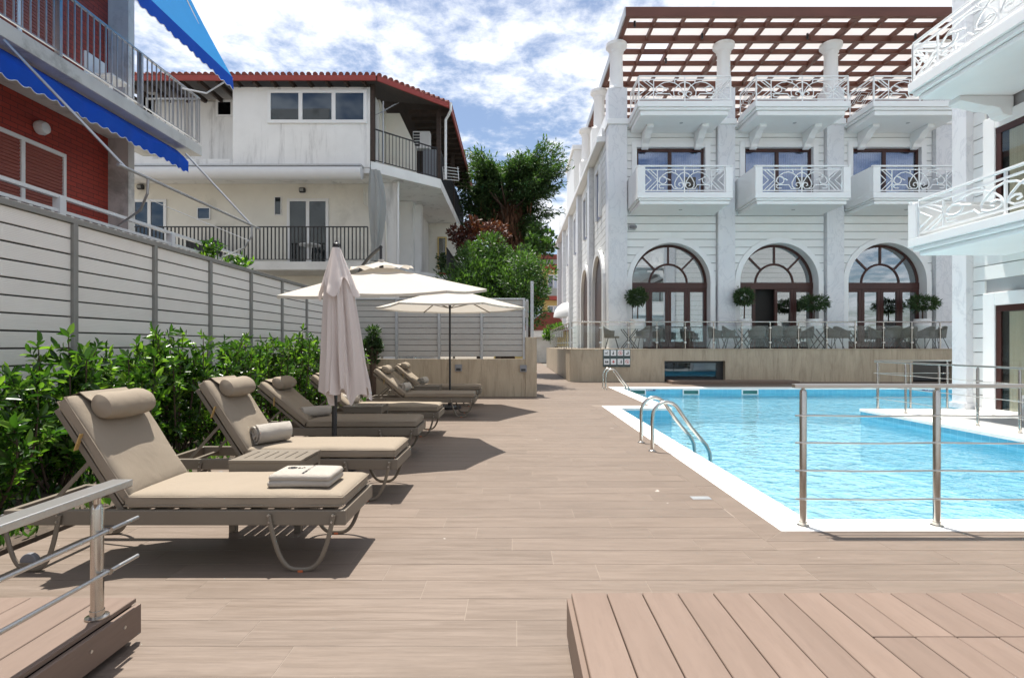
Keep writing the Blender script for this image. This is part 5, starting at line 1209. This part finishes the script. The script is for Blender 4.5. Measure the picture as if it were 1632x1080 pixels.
# arched doors
def arched_door(xc, lab, open_leaf=False):
    t = MB()
    K = 32; ring = []
    def pts(r): return [(xc - r, ZT)] + [(xc + r * math.cos(math.pi - math.pi * k / K), ZS + r * math.sin(math.pi * k / K)) for k in range(K + 1)] + [(xc + r, ZT)]
    o, i = pts(RO), pts(RI); n = len(o); vs = []; fs = []
    for (a, y) in ((o, HY - .06), (i, HY - .06), (i, HY + .5), (o, HY + .5)): vs += [(p[0], y, p[1]) for p in a]
    for j in range(4):
        q = (j + 1) % 4
        for k in range(n - 1): fs.append((j * n + k, j * n + k + 1, q * n + k + 1, q * n + k))
    ad = MB().add(vs, fs).build('arch_surround', M['white'], hot)
    yd = HY + .40; w = .085
    door = MB().tube([(xc + (RI - .05) * math.cos(a), yd, ZS + (RI - .05) * math.sin(a)) for a in np.linspace(math.pi, 0, 33)], .055, 8).build('arched_door', M['mahog'], hot)
    MB().tube([(xc + .76 * math.cos(a), yd, ZS + .76 * math.sin(a)) for a in np.linspace(math.pi, 0, 25)], .045, 8).build('fan_ring', M['mahog'], door)
    for a in (45, 90, 135): MB().bar((xc + .78 * math.cos(R(a)), yd, ZS + .78 * math.sin(R(a))), (xc + (RI - .06) * math.cos(R(a)), yd, ZS + (RI - .06) * math.sin(R(a))), .07, .075, (0, 1, 0)).build('fan_bar', M['mahog'], door)
    MB().box(xc - RI + .002, xc + RI - .002, yd - .06, yd + .06, ZS - .25, ZS + .02).build('transom', M['mahog'], door, bevel=.01)
    MB().prism([(xc + (RI - .06) * math.cos(a), ZS + .02 + (RI - .08) * math.sin(a)) for a in np.linspace(0, math.pi, 33)], 'xz', yd + .005, yd + .012).build('fan_pane', M['glass'], door)
    e = [-RI, -.77, 0, .77, RI]
    for k in range(4):
        a, b = xc + e[k], xc + e[k + 1]; 
        if open_leaf and k == 1:
            continue
        lf = MB()
        for (p, q) in ((a + .004, a + .12), (b - .12, b - .004)): lf.box(p, q, yd - .045, yd + .045, ZT + .03, ZS - .252)
        lf.box(a + .12, b - .12, yd - .045, yd + .045, ZT + .03, ZT + .3).box(a + .12, b - .12, yd - .045, yd + .045, ZS - .36, ZS - .252)
        l = lf.build('door_leaf', M['mahog'], door, bevel=.006); MB().box(a + .12, b - .12, yd + .005, yd + .012, ZT + .3, ZS - .36).build('pane', M['glass'], l)
    inn = MB().box(xc - 1.9, xc + 1.9, HY + .72, HY + .74, ZT, ZS + 1.9)
    return door
for i, xc in enumerate(BX_): arched_door(xc, '', i == 1)
# room behind the doors
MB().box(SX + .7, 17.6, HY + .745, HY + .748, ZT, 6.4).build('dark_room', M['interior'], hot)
# upper windows
def bal_window(xc):
    y = HY + .18; x0, x1 = xc - WW, xc + WW
    s = MB().box(x0 - .2, x0, HY - .05, HY + .3, WZ0 - .1, WZ1 + .23).box(x1, x1 + .2, HY - .05, HY + .3, WZ0 - .1, WZ1 + .23).box(x0, x1, HY - .05, HY + .3, WZ1, WZ1 + .23).build('window_surround', M['white'], hot, bevel=.01)
    f = MB().box(x0, x1, y - .04, y + .05, WZ1 - .13, WZ1 - .002).box(x0, x0 + .1, y - .04, y + .05, WZ0, WZ1 - .13).box(x1 - .1, x1, y - .04, y + .05, WZ0, WZ1 - .13).box(xc - .07, xc + .07, y - .04, y + .05, WZ0, WZ1 - .13).box(x0, x1, y - .04, y + .05, WZ0 - .1, WZ0).build('balcony_window', M['mahog'], hot, bevel=.006)
    for (a, b) in ((x0 + .1, xc - .07), (xc + .07, x1 - .1)):
        MB().box(a, b, y, y + .008, WZ0, WZ1 - .13).build('pane', M['glass2'], f)
        n_ = 26; pts = [(a + (b - a) * k / n_, y + .1 + .02 * (k % 2)) for k in range(n_ + 1)]
        MB().add([(p[0], p[1], zz_) for zz_ in (WZ0, WZ1 - .13) for p in pts], [(k, k + 1, n_ + 2 + k, n_ + 1 + k) for k in range(n_)]).build('curtain', M['curtain'], f)
for xc in BX_: bal_window(xc)
# ornamental railings
def orn_paths(h):
    out = []
    for s in (-1, 1):
        A = lambda pts: out.append([(s * u, v * h) for u, v in pts])
        A([(-.96, 1), (-.69, .52), (-.96, .02)]); A([(-.87, 1), (-.69, .68)]); A([(-.69, .34), (-.87, 0)]); A([(-1, .78), (-.85, .5), (-1, .24)]); A([(-.69, 0), (-.69, 1)])
        A([(-.66, .42), (-.62, .6), (-.55, .74), (-.46, .85), (-.34, .89), (-.22, .82), (-.12, .66), (-.05, .45), (-.01, .22)])
        A([(0, .88), (-.1, .8), (-.19, .6), (-.25, .38), (-.24, .2), (-.17, .1), (-.08, .1), (-.03, .2), (-.04, .33), (-.09, .39), (-.14, .35), (-.15, .27), (-.11, .22)])
        A([(-.55 + .095 * math.cos(t), .50 + .18 * math.sin(t)) for t in np.linspace(2.2, 8.0, 15)] + [(-.42, .55), (-.36, .50)])
        A([(-.66, .28), (-.33, .28), (-.27, .1), (-.17, .1)]); A([(-.62, .12), (-.65, .18), (-.62, .26)]); A([(-.62, .12), (-.52, .12)]); A([(-.24, 1), (-.22, .86)])
    return out
def orn_rail(parent, a, b, z0, z1, r=.019, only=None, mt='white', seg=None):
    a = Vector((*a, 0)); b = Vector((*b, 0)); L = (b - a).length; d = (b - a) / L; zb, zt_ = z0 + .08, z1 - .14
    rl = MB().bar(a + Vector((0, 0, z1 - .02)), b + Vector((0, 0, z1 - .02)), .06, .04).build('railing', M[mt], parent, bevel=.006)
    fr_ = MB().bar(a + Vector((0, 0, zt_)), b + Vector((0, 0, zt_)), .034, .034).bar(a + Vector((0, 0, zb)), b + Vector((0, 0, zb)), .034, .034)
    n = seg or 1; w = L / n
    for k in range(n): 
        for u in (0, .5): p = a + d * (w * (k + u)); fr_.bar(p + Vector((0, 0, z0)), p + Vector((0, 0, z1 - .04)), .036, .036)
    fr_.bar(b + Vector((0, 0, z0)), b + Vector((0, 0, z1 - .04)), .036, .036); fr_.build('rail_frame', M[mt], rl)
    og = MB()
    for k in range(n):
        c = a + d * (w * (k + .5))
        for pth in orn_paths(zt_ - zb): og.tube([c + d * (u * w / 2 * .985) + Vector((0, 0, zb + v)) for u, v in pth], r, 5, cap=True)
    og.build('scrollwork', M[mt], rl); return rl
def diamond_side(parent, a, b, z0, z1):
    a = Vector((*a, 0)); b = Vector((*b, 0)); g = MB(); U = Vector((0, 0, 1)); zb, zt_ = z0 + .08, z1 - .14; h = zt_ - zb
    g.bar(a + U * (z1 - .02), b + U * (z1 - .02), .05, .04).bar(a + U * zt_, b + U * zt_, .022, .022).bar(a + U * zb, b + U * zb, .022, .022)
    for p in (a, b): g.bar(p + U * z0, p + U * (z1 - .04), .026, .026)
    for s in (.5, .34, .18):
        q = [(.5 - s, .5), (.5, .5 + s), (.5 + s, .5), (.5, .5 - s)]; g.tube([a.lerp(b, u) + U * (zb + v * h) for u, v in q], .012, 5, closed=True)
    return g.build('side_railing', M['white'], parent)
BF = 19.68
def balcony1(xc, lab):
    x0, x1 = xc - 1.74, xc + 1.74; zf = 6.87
    s = MB().box(x0, x1, BF, HY - .001, 6.66, zf).build('balcony', M['white'], hot, bevel=.008)
    MB().box(x0 + .04, x1 - .04, BF + .04, HY - .001, 6.585, 6.659).build('moulding', M['white'], s, bevel=.02); MB().box(x0 + .09, x1 - .09, BF + .09, HY - .001, 6.45, 6.584).build('moulding', M['white'], s, bevel=.03)
    for xx in (x0, x1 - .26): MB().box(xx, xx + .26, BF + .002, BF + .24, zf + .001, 7.80).build('parapet_post', M['white'], s, bevel=.008)
    for xx in (x0, x1 - .12): MB().box(xx + .002, xx + .118, BF + .241, HY - .002, zf + .001, 7.80).build('side_parapet', M['white'], s, bevel=.006); MB().bar((xx + .06, BF - .02, 7.83), (xx + .06, HY - .05, 7.83), .07, .045).build('handrail', M['white'], s)
    rl = orn_rail(s, (x0 + .28, BF + .1), (x1 - .28, BF + .1), zf, 7.86); MB().bar((x0 - .02, BF + .06, 7.84), (x1 + .02, BF + .06, 7.84), .07, .045).build('handrail', M['white'], s)
    MB().lathe([(.07, 0), (.06, -.012)], (xc + .1, BF + .9, 6.449), 14).build('downlight', M['alu'], s)
def corbel(parent, x, y0, zt_, L=.95, ax='y', s=-1):
    prof = [(0, 0), (L, 0), (L, -.10), (L - .1, -.13), (L - .25, -.17), (L - .38, -.25), (L - .5, -.36), (L - .62, -.42), (.28, -.44), (.2, -.5), (.17, -.6), (.08, -.66), (0, -.66)]
    if ax == 'y': MB().prism([(y0 - u, zt_ + v) for u, v in prof], 'yz', x - .13, x + .13).build('corbel', M['white'], parent, bevel=.015)
    else: MB().prism([(y0 - u, zt_ + v) for u, v in prof], 'xz', x - .13, x + .13).build('corbel', M['white'], parent, bevel=.015)
def balcony2(xc):
    x0, x1 = xc - 1.74, xc + 1.74; zf = 10.2
    s = MB().box(x0, x1, BF, HY - .27, 10.0, zf).build('roof_balcony', M['white'], hot, bevel=.008)
    MB().box(x0 + .05, x1 - .05, BF + .05, HY - .001, 9.9, 9.999).build('moulding', M['white'], s, bevel=.03); MB().box(x0 + .12, x1 - .12, BF + .12, HY - .001, 9.72, 9.899).build('moulding', M['white'], s, bevel=.04)
    orn_rail(s, (x0 + .06, BF + .06), (x1 - .06, BF + .06), zf, 11.14)
    for xx in (x0 + .06, x1 - .06): diamond_side(s, (xx, BF + .1), (xx, HY - .35), zf, 11.14)
    for xx in (xc - 1.05, xc + 1.05): corbel(s, xx, HY - .002, 9.719, .95)
    MB().lathe([(.07, 0), (.06, -.012)], (xc + .1, BF + .8, 9.719), 14).build('downlight', M['alu'], s)
for xc in BX_: balcony1(xc, ''); balcony2(xc)
cm_ = thing('security_camera', 'small security camera on the wall beside the corner pilaster', 'camera', (Xp(1007, 21.4), 21.35, Zp(361, 21.4))); p = cm_.location
MB().box(p.x - .12, p.x + .16, HY - .09, HY - .012, p.z - .12, p.z + .1).build('bracket', M['alu'], cm_, bevel=.01); MB().tube([(p.x - .05, HY - .1, p.z), (p.x + .12, HY - .3, p.z - .06)], .06, 10).build('lens_body', M['grey_plastic'], cm_, smooth=True)
# ------------------------------------------------ alley side of the hotel
SP = [25.6, 30.2, 34.8, 39.4, 44.0]
side = MB().box(SX + .06, SX + .549, HY + .51, 46, 0, ROOF).build('side_wall', M['joint'], hot)
edges = [HY + .5] + SP
for i in range(4):
    y0 = edges[i] + (.01 if i == 0 else .32); y1 = edges[i + 1] - .32; yc = (y0 + y1) / 2
    for (z0, z1) in ROWS:
        if i < 2 and z0 < 5.3:
            r = 1.62; hw = arch_x(max(z0, ZS - .01), r) if z1 < 5.3 else .4
            hw = min(hw, (y1 - y0) / 2 - .02)
            for (a, b) in ((y0, yc - hw), (yc + hw, y1)):
                if b - a > .06: MB().box(SX + .015, SX + .059, a, b, z0 + .014, z1 - .014).build('cladding_panel', M['panel'], side)
        else: MB().box(SX + .015, SX + .059, y0, y1, z0 + .014, z1 - .014).build('cladding_panel', M['panel'], side)
    if i < 2:
        K = 24; r1_, r2_ = 1.62, 1.38; vs = []; fs = []
        def pp(r): return [(yc - r, ZT)] + [(yc + r * math.cos(math.pi - math.pi * k / K), ZS + r * math.sin(math.pi * k / K)) for k in range(K + 1)] + [(yc + r, ZT)]
        o, n_ = pp(r1_), len(pp(r1_))
        for (a, x) in ((pp(r1_), SX - .10), (pp(r2_), SX - .10), (pp(r2_), SX + .058), (pp(r1_), SX + .058)): vs += [(x, q[0], q[1]) for q in a]
        for j in range(4):
            q = (j + 1) % 4
            for k in range(n_ - 1): fs.append((j * n_ + k, j * n_ + k + 1, q * n_ + k + 1, q * n_ + k))
        MB().add(vs, fs).build('arch_surround', M['white'], hot); MB().prism([(p_[0], p_[1]) for p_ in pp(1.375)], 'yz', SX + .052, SX + .0585).build('side_door', M['mahog'], hot)
    sw_ = MB().box(SX - .09, SX + .058, yc - .62, yc - .45, 6.8, 9.0).box(SX - .09, SX + .058, yc + .45, yc + .62, 6.8, 9.0).box(SX - .09, SX + .058, yc - .45, yc + .45, 8.85, 9.0).build('side_window', M['white'], hot); MB().box(SX + .0, SX + .056, yc - .449, yc + .449, 6.8, 8.849).build('pane', M['curtain'], sw_)
for i, y in enumerate(SP):
    MB().box(SX - .2, SX + .5, y - .32, y + .32, 0, 9.6).build('pilaster', M['marble'], hot, bevel=.008); MB().box(SX - .05, SX + .6, y - .34, y + .34, 10.15, 11.45).build('pedestal', M['white'], hot)
    if i < 2: mesh_obj('column', cme, hot, (SX + .33 - 4, y - HY, 11.451))
MB().box(SX - .32, SX + .5, HY + .56, 46, 9.601, 9.85).build('cornice', M['white'], hot, bevel=.03); MB().box(SX - .12, SX + .5, HY + .56, 46, 9.851, 10.149).build('cornice', M['white'], hot)
MB().box(SX + .05, SX + .25, HY + .56, 46, 10.15, 10.75).build('roof_parapet', M['white'], hot)
MB().box(SX - .1, 9, 32.6, 37, 10.151, 13.1).build('stair_tower', M['panel'], hot, bevel=.02); MB().box(SX - .2, 9.1, 32.5, 37.1, 13.101, 13.35).build('stair_tower_coping', M['white'], hot)
# pergola
pg = thing('rooftop_pergola', 'dark reddish timber pergola with white roof panels over the hotel terrace', 'pergola', (12, 24, 11.4)); PZ = 13.352
GX = [4.20 + 1.07 * k for k in range(0, 17)]; GY = [19.85] + [20.58 + .93 * k for k in range(0, 13)]
for k, x in enumerate(GX):
    big = k % 4 == 0; MB().box(x - (.075 if big else .045), x + (.075 if big else .045), GY[0] + .085, GY[-1], PZ + (.0 if big else .05), PZ + .235).build('rafter', M['pergola'], pg)
for k, y in enumerate(GY):
    if k == 0: MB().box(GX[0] - .12, GX[-1] + .1, y - .08, y + .08, PZ - .02, PZ + .33).build('front_beam', M['pergola'], pg, bevel=.01)
    else:
        big = k in (2, 6, 10); MB().box(GX[0] - .05, GX[-1], y - (.085 if big else .045), y + (.085 if big else .045), PZ + (-.003 if big else .035), PZ + (.232 if big else .222)).build('purlin', M['pergola'], pg)
MB().box(GX[0] - .16, GX[0] - .121, GY[0] - .08, GY[-1], PZ - .01, PZ + .33).build('edge_trim', M['alu'], pg)
for i in range(16):
    for j in range(13):
        if (i, j) in ((1, 2), (1, 3)): continue
        MB().box(GX[i] + .05, GX[i + 1] - .05, GY[j] + (.09 if j == 0 else .047), GY[j + 1] - .047, PZ + .24, PZ + .25).build('roof_panel', M['polycarb'], pg)
for (x, y) in ((4.5, 20.2), (7.3, 21.0), (11.4, 21.0), (15.6, 21.0), (6.4, 22.8)): MB().tube([(x, y, PZ - .16), (x, y, PZ + .05)], .045, 8).build('spotlight', M['dark'], pg)
# ------------------------------------------------ right wing
wg = thing('hotel_wing', 'white hotel wing at right with marble pilaster and two projecting balconies', 'building', (9.3, 10, 0)); GX_ = 9.28
y0p = 9.12 * F / (1540 - CX); y1p = 9.12 * F / (1517 - CX)
WDY0, WDY1 = 6.2, 9.12 * F / (1597 - CX) + .0
MB().box(GX_ + .045, 18, 2, 11.0, 0, 9.4).build('wall_core', M['joint'], wg); z = .0; k = 0; wallp = MB().box(GX_ + .02, GX_ + .044, 2, 11.0, 0, 9).build('wall', M['joint'], wg)
dy0, dy1, dz1 = 7.2, F * GX_ / (1590 - CX), Zp(485, 10.1)
tyo = F * GX_ / (1571 - CX)
ZR = [.02 + .283 * k for k in range(32)]
UZ0, UZ1 = 3.15, 5.45
for z0 in ZR:
    z1 = z0 + .283
    for (a, b) in ((2, 11.0),):
        if z0 < dz1 + .25: segs_ = [(tyo + .001, b), (a, dy0 - .3)]
        elif z1 > UZ0 and z0 < UZ1 + .25: segs_ = [(tyo + .001, b), (a, dy0 - .3)]
        else: segs_ = [(a, b)]
        if z1 < 9.3: MB().box(GX_ + .3, 17.99, 11.001, 11.03, z0 + .009, z1 - .009).build('cladding_panel', M['panel'], wallp)
        for (p, q) in segs_: MB().box(GX_ - .02, GX_ + .019, p, q, z0 + .009, z1 - .009).build('cladding_panel', M['panel'], wallp)
pil = MB().box(9.12, 9.7, y0p, y1p, 0, 8.8).build('pilaster', M['marble'], wg, bevel=.008)
MB().box(9.08, 9.7, y0p - .03, y1p + .03, .001, .12).build('pilaster_base', M['marble'], wg, bevel=.006)
def wing_door(z0, z1, nm):
    s = MB().box(GX_ - .06, GX_ + .18, dy1, tyo, z0, z1 + .25).box(GX_ - .06, GX_ + .18, dy0 - .3, dy0, z0, z1 + .25).box(GX_ - .06, GX_ + .18, dy0, dy1, z1, z1 + .25).build('door_surround', M['white'], wg, bevel=.01)
    x = GX_ + .012; f = MB().box(x - .05, x - .01, dy0, dy1, z1 - .12, z1 - .002).box(x - .05, x - .01, dy1 - .11, dy1 - .002, z0, z1 - .12).box(x - .05, x - .01, dy0, dy0 + .1, z0, z1 - .12).box(x - .05, x - .01, dy1 - .98, dy1 - .85, z0, z1 - .12).build(nm, M['mahog'], wg, bevel=.006)
    MB().box(x - .035, x - .03, dy0 + .1, dy1 - .11, z0, z1 - .12).build('pane', M['clear'], f); MB().box(x - .005, x + .005, dy0 + .1, dy1 - .002, z0, z1 - .12).build('backing', M['interior'], f)
    n_ = 40; a, b = dy0 + .1, dy1 - .26; pts = [(x - .022 + .008 * (k % 2), a + (b - a) * k / n_) for k in range(n_ + 1)]
    MB().add([(p[0], p[1], zz_) for zz_ in (z0 + .02, z1 - .13) for p in pts], [(k, k + 1, n_ + 2 + k, n_ + 1 + k) for k in range(n_)]).build('curtain', M['curtain_warm'], f)
wing_door(.03, dz1, 'terrace_door'); wing_door(UZ0, UZ1, 'balcony_door'); MB().box(GX_ - .12, GX_ + .1, dy0 - .3, tyo + .1, .008, .06).build('door_step', M['coping'], wg)
XB = 7.52; YE = 9.6 * 1.075
def wing_balcony(zb, zf, zt_, closed):
    s = MB().box(XB, GX_ - .022, 2.5, YE, zb + .17, zf).build('balcony', M['white'], wg, bevel=.008)
    MB().box(XB + .05, GX_ - .022, 2.55, YE - .05, zb + .09, zb + .169).build('moulding', M['white'], s, bevel=.025); MB().box(XB + .12, GX_ - .022, 2.6, YE - .12, zb, zb + .089).build('moulding', M['white'], s, bevel=.03)
    if closed:
        MB().box(XB + .003, XB + .2, YE - .2, YE - .003, zf + .001, zt_ - .05).build('parapet_post', M['white'], s, bevel=.008); MB().box(XB + .201, GX_ - .025, YE - .14, YE - .02, zf + .001, zt_ - .08).build('side_parapet', M['white'], s, bevel=.008)
        MB().bar((XB, YE - .07, zt_ - .03), (GX_ - .03, YE - .07, zt_ - .03), .07, .045).build('handrail', M['white'], s)
    else: orn_rail(s, (XB + .06, YE - .06), (GX_ - .1, YE - .06), zf, zt_, .021)
    orn_rail(s, (XB + .06, YE - (.22 if closed else .08)), (XB + .06, 3.0), zf, zt_, .021, seg=2)
    for y in (8.2, 5.2): MB().lathe([(.08, 0), (.07, -.012)], (XB + .85, y, zb - .001), 14).build('downlight', M['alu'], s)
    return s
b_lo = wing_balcony(2.98, 3.30, 4.01, True); b_up = wing_balcony(5.92, 6.27, 7.02, False)
corbel(b_up, 9.15, GX_ - .022, 5.919, 1.15, 'x'); 
for (y) in (9.15,): pass
def corbel_x(parent, y, x0, zt_, L):
    prof = [(0, 0), (L, 0), (L, -.10), (L - .12, -.12), (L - .3, -.16), (L - .5, -.2), (.4, -.2), (.26, -.24), (.2, -.34), (.1, -.38), (0, -.38)]
    MB().prism([(x0 - u, zt_ + v) for u, v in prof], 'xz', y - .14, y + .14).build('corbel', M['white'], parent, bevel=.015)
for o in [c for c in children(b_up) if c.name.startswith('corbel')]: bpy.data.objects.remove(o)
corbel_x(b_up, F * 8.9 / (1575 - CX), GX_ - .022, 5.919, 1.0)
# terrace stool by the wing door
st = thing('stool', 'small white stool beside the wing terrace door', 'stool', (8.75, 8.9, .007)); MB().box(8.5, 9.0, 8.7, 9.1, .40, .45).build('seat', M['plastic'], st, bevel=.01)
for sx in (8.53, 8.95):
    for sy in (8.73, 9.05): MB().bar((sx + (.0 if sx > 8.7 else -.03), sy, .007), (sx, sy, .40), .045, .045).build('leg', M['plastic'], st)
# ------------------------------------------------ terrace furniture
def tub_chair_proto():
    t = thing('tub_chair', 'x', 'chair', (0, 0, 0), 'wicker tub chairs on the hotel terrace')
    vs = []; fs = []; K = 18
    for i in range(7):
        u = i / 6
        for k in range(K + 1):
            a = R(-25) + (math.pi + R(50)) * k / K; hgt = .66 + .18 * math.sin(max(0, min(math.pi, a))) ** 1.5; r0 = .27 + .045 * u
            vs.append((r0 * math.cos(a), r0 * math.sin(a) * .95 + .02, .42 + (hgt - .42) * u))
    for i in range(6):
        for k in range(K): fs.append((i * (K + 1) + k, i * (K + 1) + k + 1, (i + 1) * (K + 1) + k + 1, (i + 1) * (K + 1) + k))
    sh_ = MB().add(vs, fs).build('shell', M['wicker'], t, smooth=True); md = sh_.modifiers.new('s', 'SOLIDIFY'); md.thickness = .025
    MB().lathe([(.0, 0), (.27, 0), (.285, .03), (.27, .07), (.0, .08)], (0, .0, .39), 18).build('seat', M['wicker'], t, smooth=True)
    for (sx, sy) in ((-1, -1), (1, -1), (-1, 1), (1, 1)): MB().bar((sx * .15, sy * .13, .40), (sx * .27, sy * .24, 0), .022, .022).build('leg', M['dark'], t)
    return t
tc_ = tub_chair_proto(); k2 = {o.name: children(o) for o in [tc_] + children(tc_)}
chairs = [(975, 20.0, 80, 'wicker tub chair at the far left end of the terrace below the corner pilaster'), (1022, 19.95, -80, 'wicker tub chair facing left at the leftmost terrace table'), (1044, 20.4, -100, 'wicker tub chair pushed against the leftmost table in front of the first arch'),
          (1100, 20.5, 60, 'dark chair alone in front of the right half of the first arch'), (1142, 20.2, 95, 'left chair of the pair before the second marble pilaster'), (1165, 19.8, 80, 'wicker tub chair just right of the second pilaster foot'),
          (1206, 19.9, 180, 'tub chair with its back to the pool left of the open door'), (1233, 19.9, 180, 'tub chair with its back to the pool below the open door'), (1262, 19.9, 170, 'tub chair with its back to the pool right of the open door'), (1283, 20.5, -90, 'tub chair at the third planter'),
          (1328, 20.0, 90, 'tub chair under the third marble pilaster'), (1343, 20.3, 100, 'second tub chair under the third marble pilaster'), (1398, 20.2, 70, 'tub chair in front of the left half of the third arch'), (1420, 19.9, 180, 'tub chair with its back to the pool before the third arch'), (1446, 19.9, 180, 'tub chair with its back to the pool right of centre of the third arch'), (1474, 20.1, -85, 'tub chair below the rightmost planter tree'), (1493, 20.2, -95, 'rightmost tub chair on the terrace beside the wing')]
for i, (px, y, rz, lab) in enumerate(chairs):
    o = tc_ if i == 0 else copy_tree(tc_, None, k2); o.location = (Xp(px, y), y, ZT + .0315); o.rotation_euler.z = R(rz); o['label'] = lab
def cafe_table(lab, px, y):
    x = Xp(px, y); t = thing('cafe_table', lab, 'table', (x, y, ZT + .031), 'glass topped tables on the hotel terrace'); z = ZT + .0315
    MB().box(x - .38, x + .38, y - .38, y + .38, z + .72, z + .735).build('table_top', M['clear'], t)
    for (a, b) in ((-1, 1), (1, -1)): MB().bar((x + a * .28, y - .2, z), (x + b * .28, y - .2, z + .72), .03, .03).build('leg', M['dark'], t); MB().bar((x + a * .28, y + .2, z), (x + b * .28, y + .2, z + .72), .03, .03).build('leg', M['dark'], t)
for px, y, lab in ((1003, 20.2, 'glass topped table at the left end of the terrace'), (1185, 20.3, 'glass topped table by the second planter'), (1308, 20.2, 'glass topped table by the third pilaster'), (1434, 20.5, 'glass topped table before the third arch'), (1245, 20.4, 'glass topped table before the open door')): cafe_table(lab, px, y)
for i, (px, lab) in enumerate(((1016, 'ball topiary in a white pot left of the first arch'), (1186, 'ball topiary in a white pot right of the second pilaster'), (1297, 'spreading topiary in a white pot left of the third pilaster'), (1470, 'spreading topiary in a white pot right of the third arch'))):
    y = 20.95; x = Xp(px, y); t = thing('potted_topiary', lab, 'plant', (x, y, ZT + .031), 'topiary trees in white pots on the terrace'); z = ZT + .0315
    MB().lathe([(.2, 0), (.25, .5), (.285, 1.1), (.285, 1.14), (.25, 1.14), (.24, 1.05)], (x, y, z), 24).build('pot', M['pot'], t, smooth=True)
    zc = Zp(473 if i < 2 else 483, y); MB().tube([(x, y, z + 1.0), (x + .02, y, zc - .1)], [.03, .02], 7).build('stem', M['bark'], t)
    r_ = np.random.default_rng(60 + i); n = 1500; v = r_.normal(0, 1, (n, 3)); v /= np.linalg.norm(v, axis=1)[:, None]; rad = (.36, .34, .31) if i < 2 else (.55, .45, .27)
    bl = 1 + .25 * np.sin(5 * v[:, 0:1] + i) * np.cos(4 * v[:, 1:2] + 2 * i); C = np.array([x, y, zc]) + v * np.array(rad) * (r_.uniform(.35, 1.05, n) ** .6)[:, None] * bl
    leaf_mesh('crown', C, v + r_.normal(0, .5, (n, 3)), v + r_.normal(0, .5, (n, 3)), r_.uniform(.08, .15, n), r_.uniform(.025, .05, n), M['olive'], t)
def bal_set(xc, zf, y, lab, labt):
    t = thing('balcony_chair', lab, 'chair', (xc + .5, y, zf)); MB().box(xc + .28, xc + .72, y - .2, y + .22, zf + .40, zf + .44).build('seat', M['wicker'], t); MB().box(xc + .28, xc + .72, y + .18, y + .22, zf + .45, zf + .85).build('backrest', M['wicker'], t)
    for sx in (.3, .68):
        for sy in (-.18, .2): MB().box(xc + sx, xc + sx + .03, y + sy - .015, y + sy + .015, zf + .002, zf + .40).build('leg', M['wicker'], t)
for i, xc in enumerate(BX_): bal_set(xc, 6.871, 20.5, 'dark chair behind the scrolled rail of the %s hotel balcony' % ('left', 'middle', 'right')[i], 'small dark table on the %s hotel balcony' % ('left', 'middle', 'right')[i])
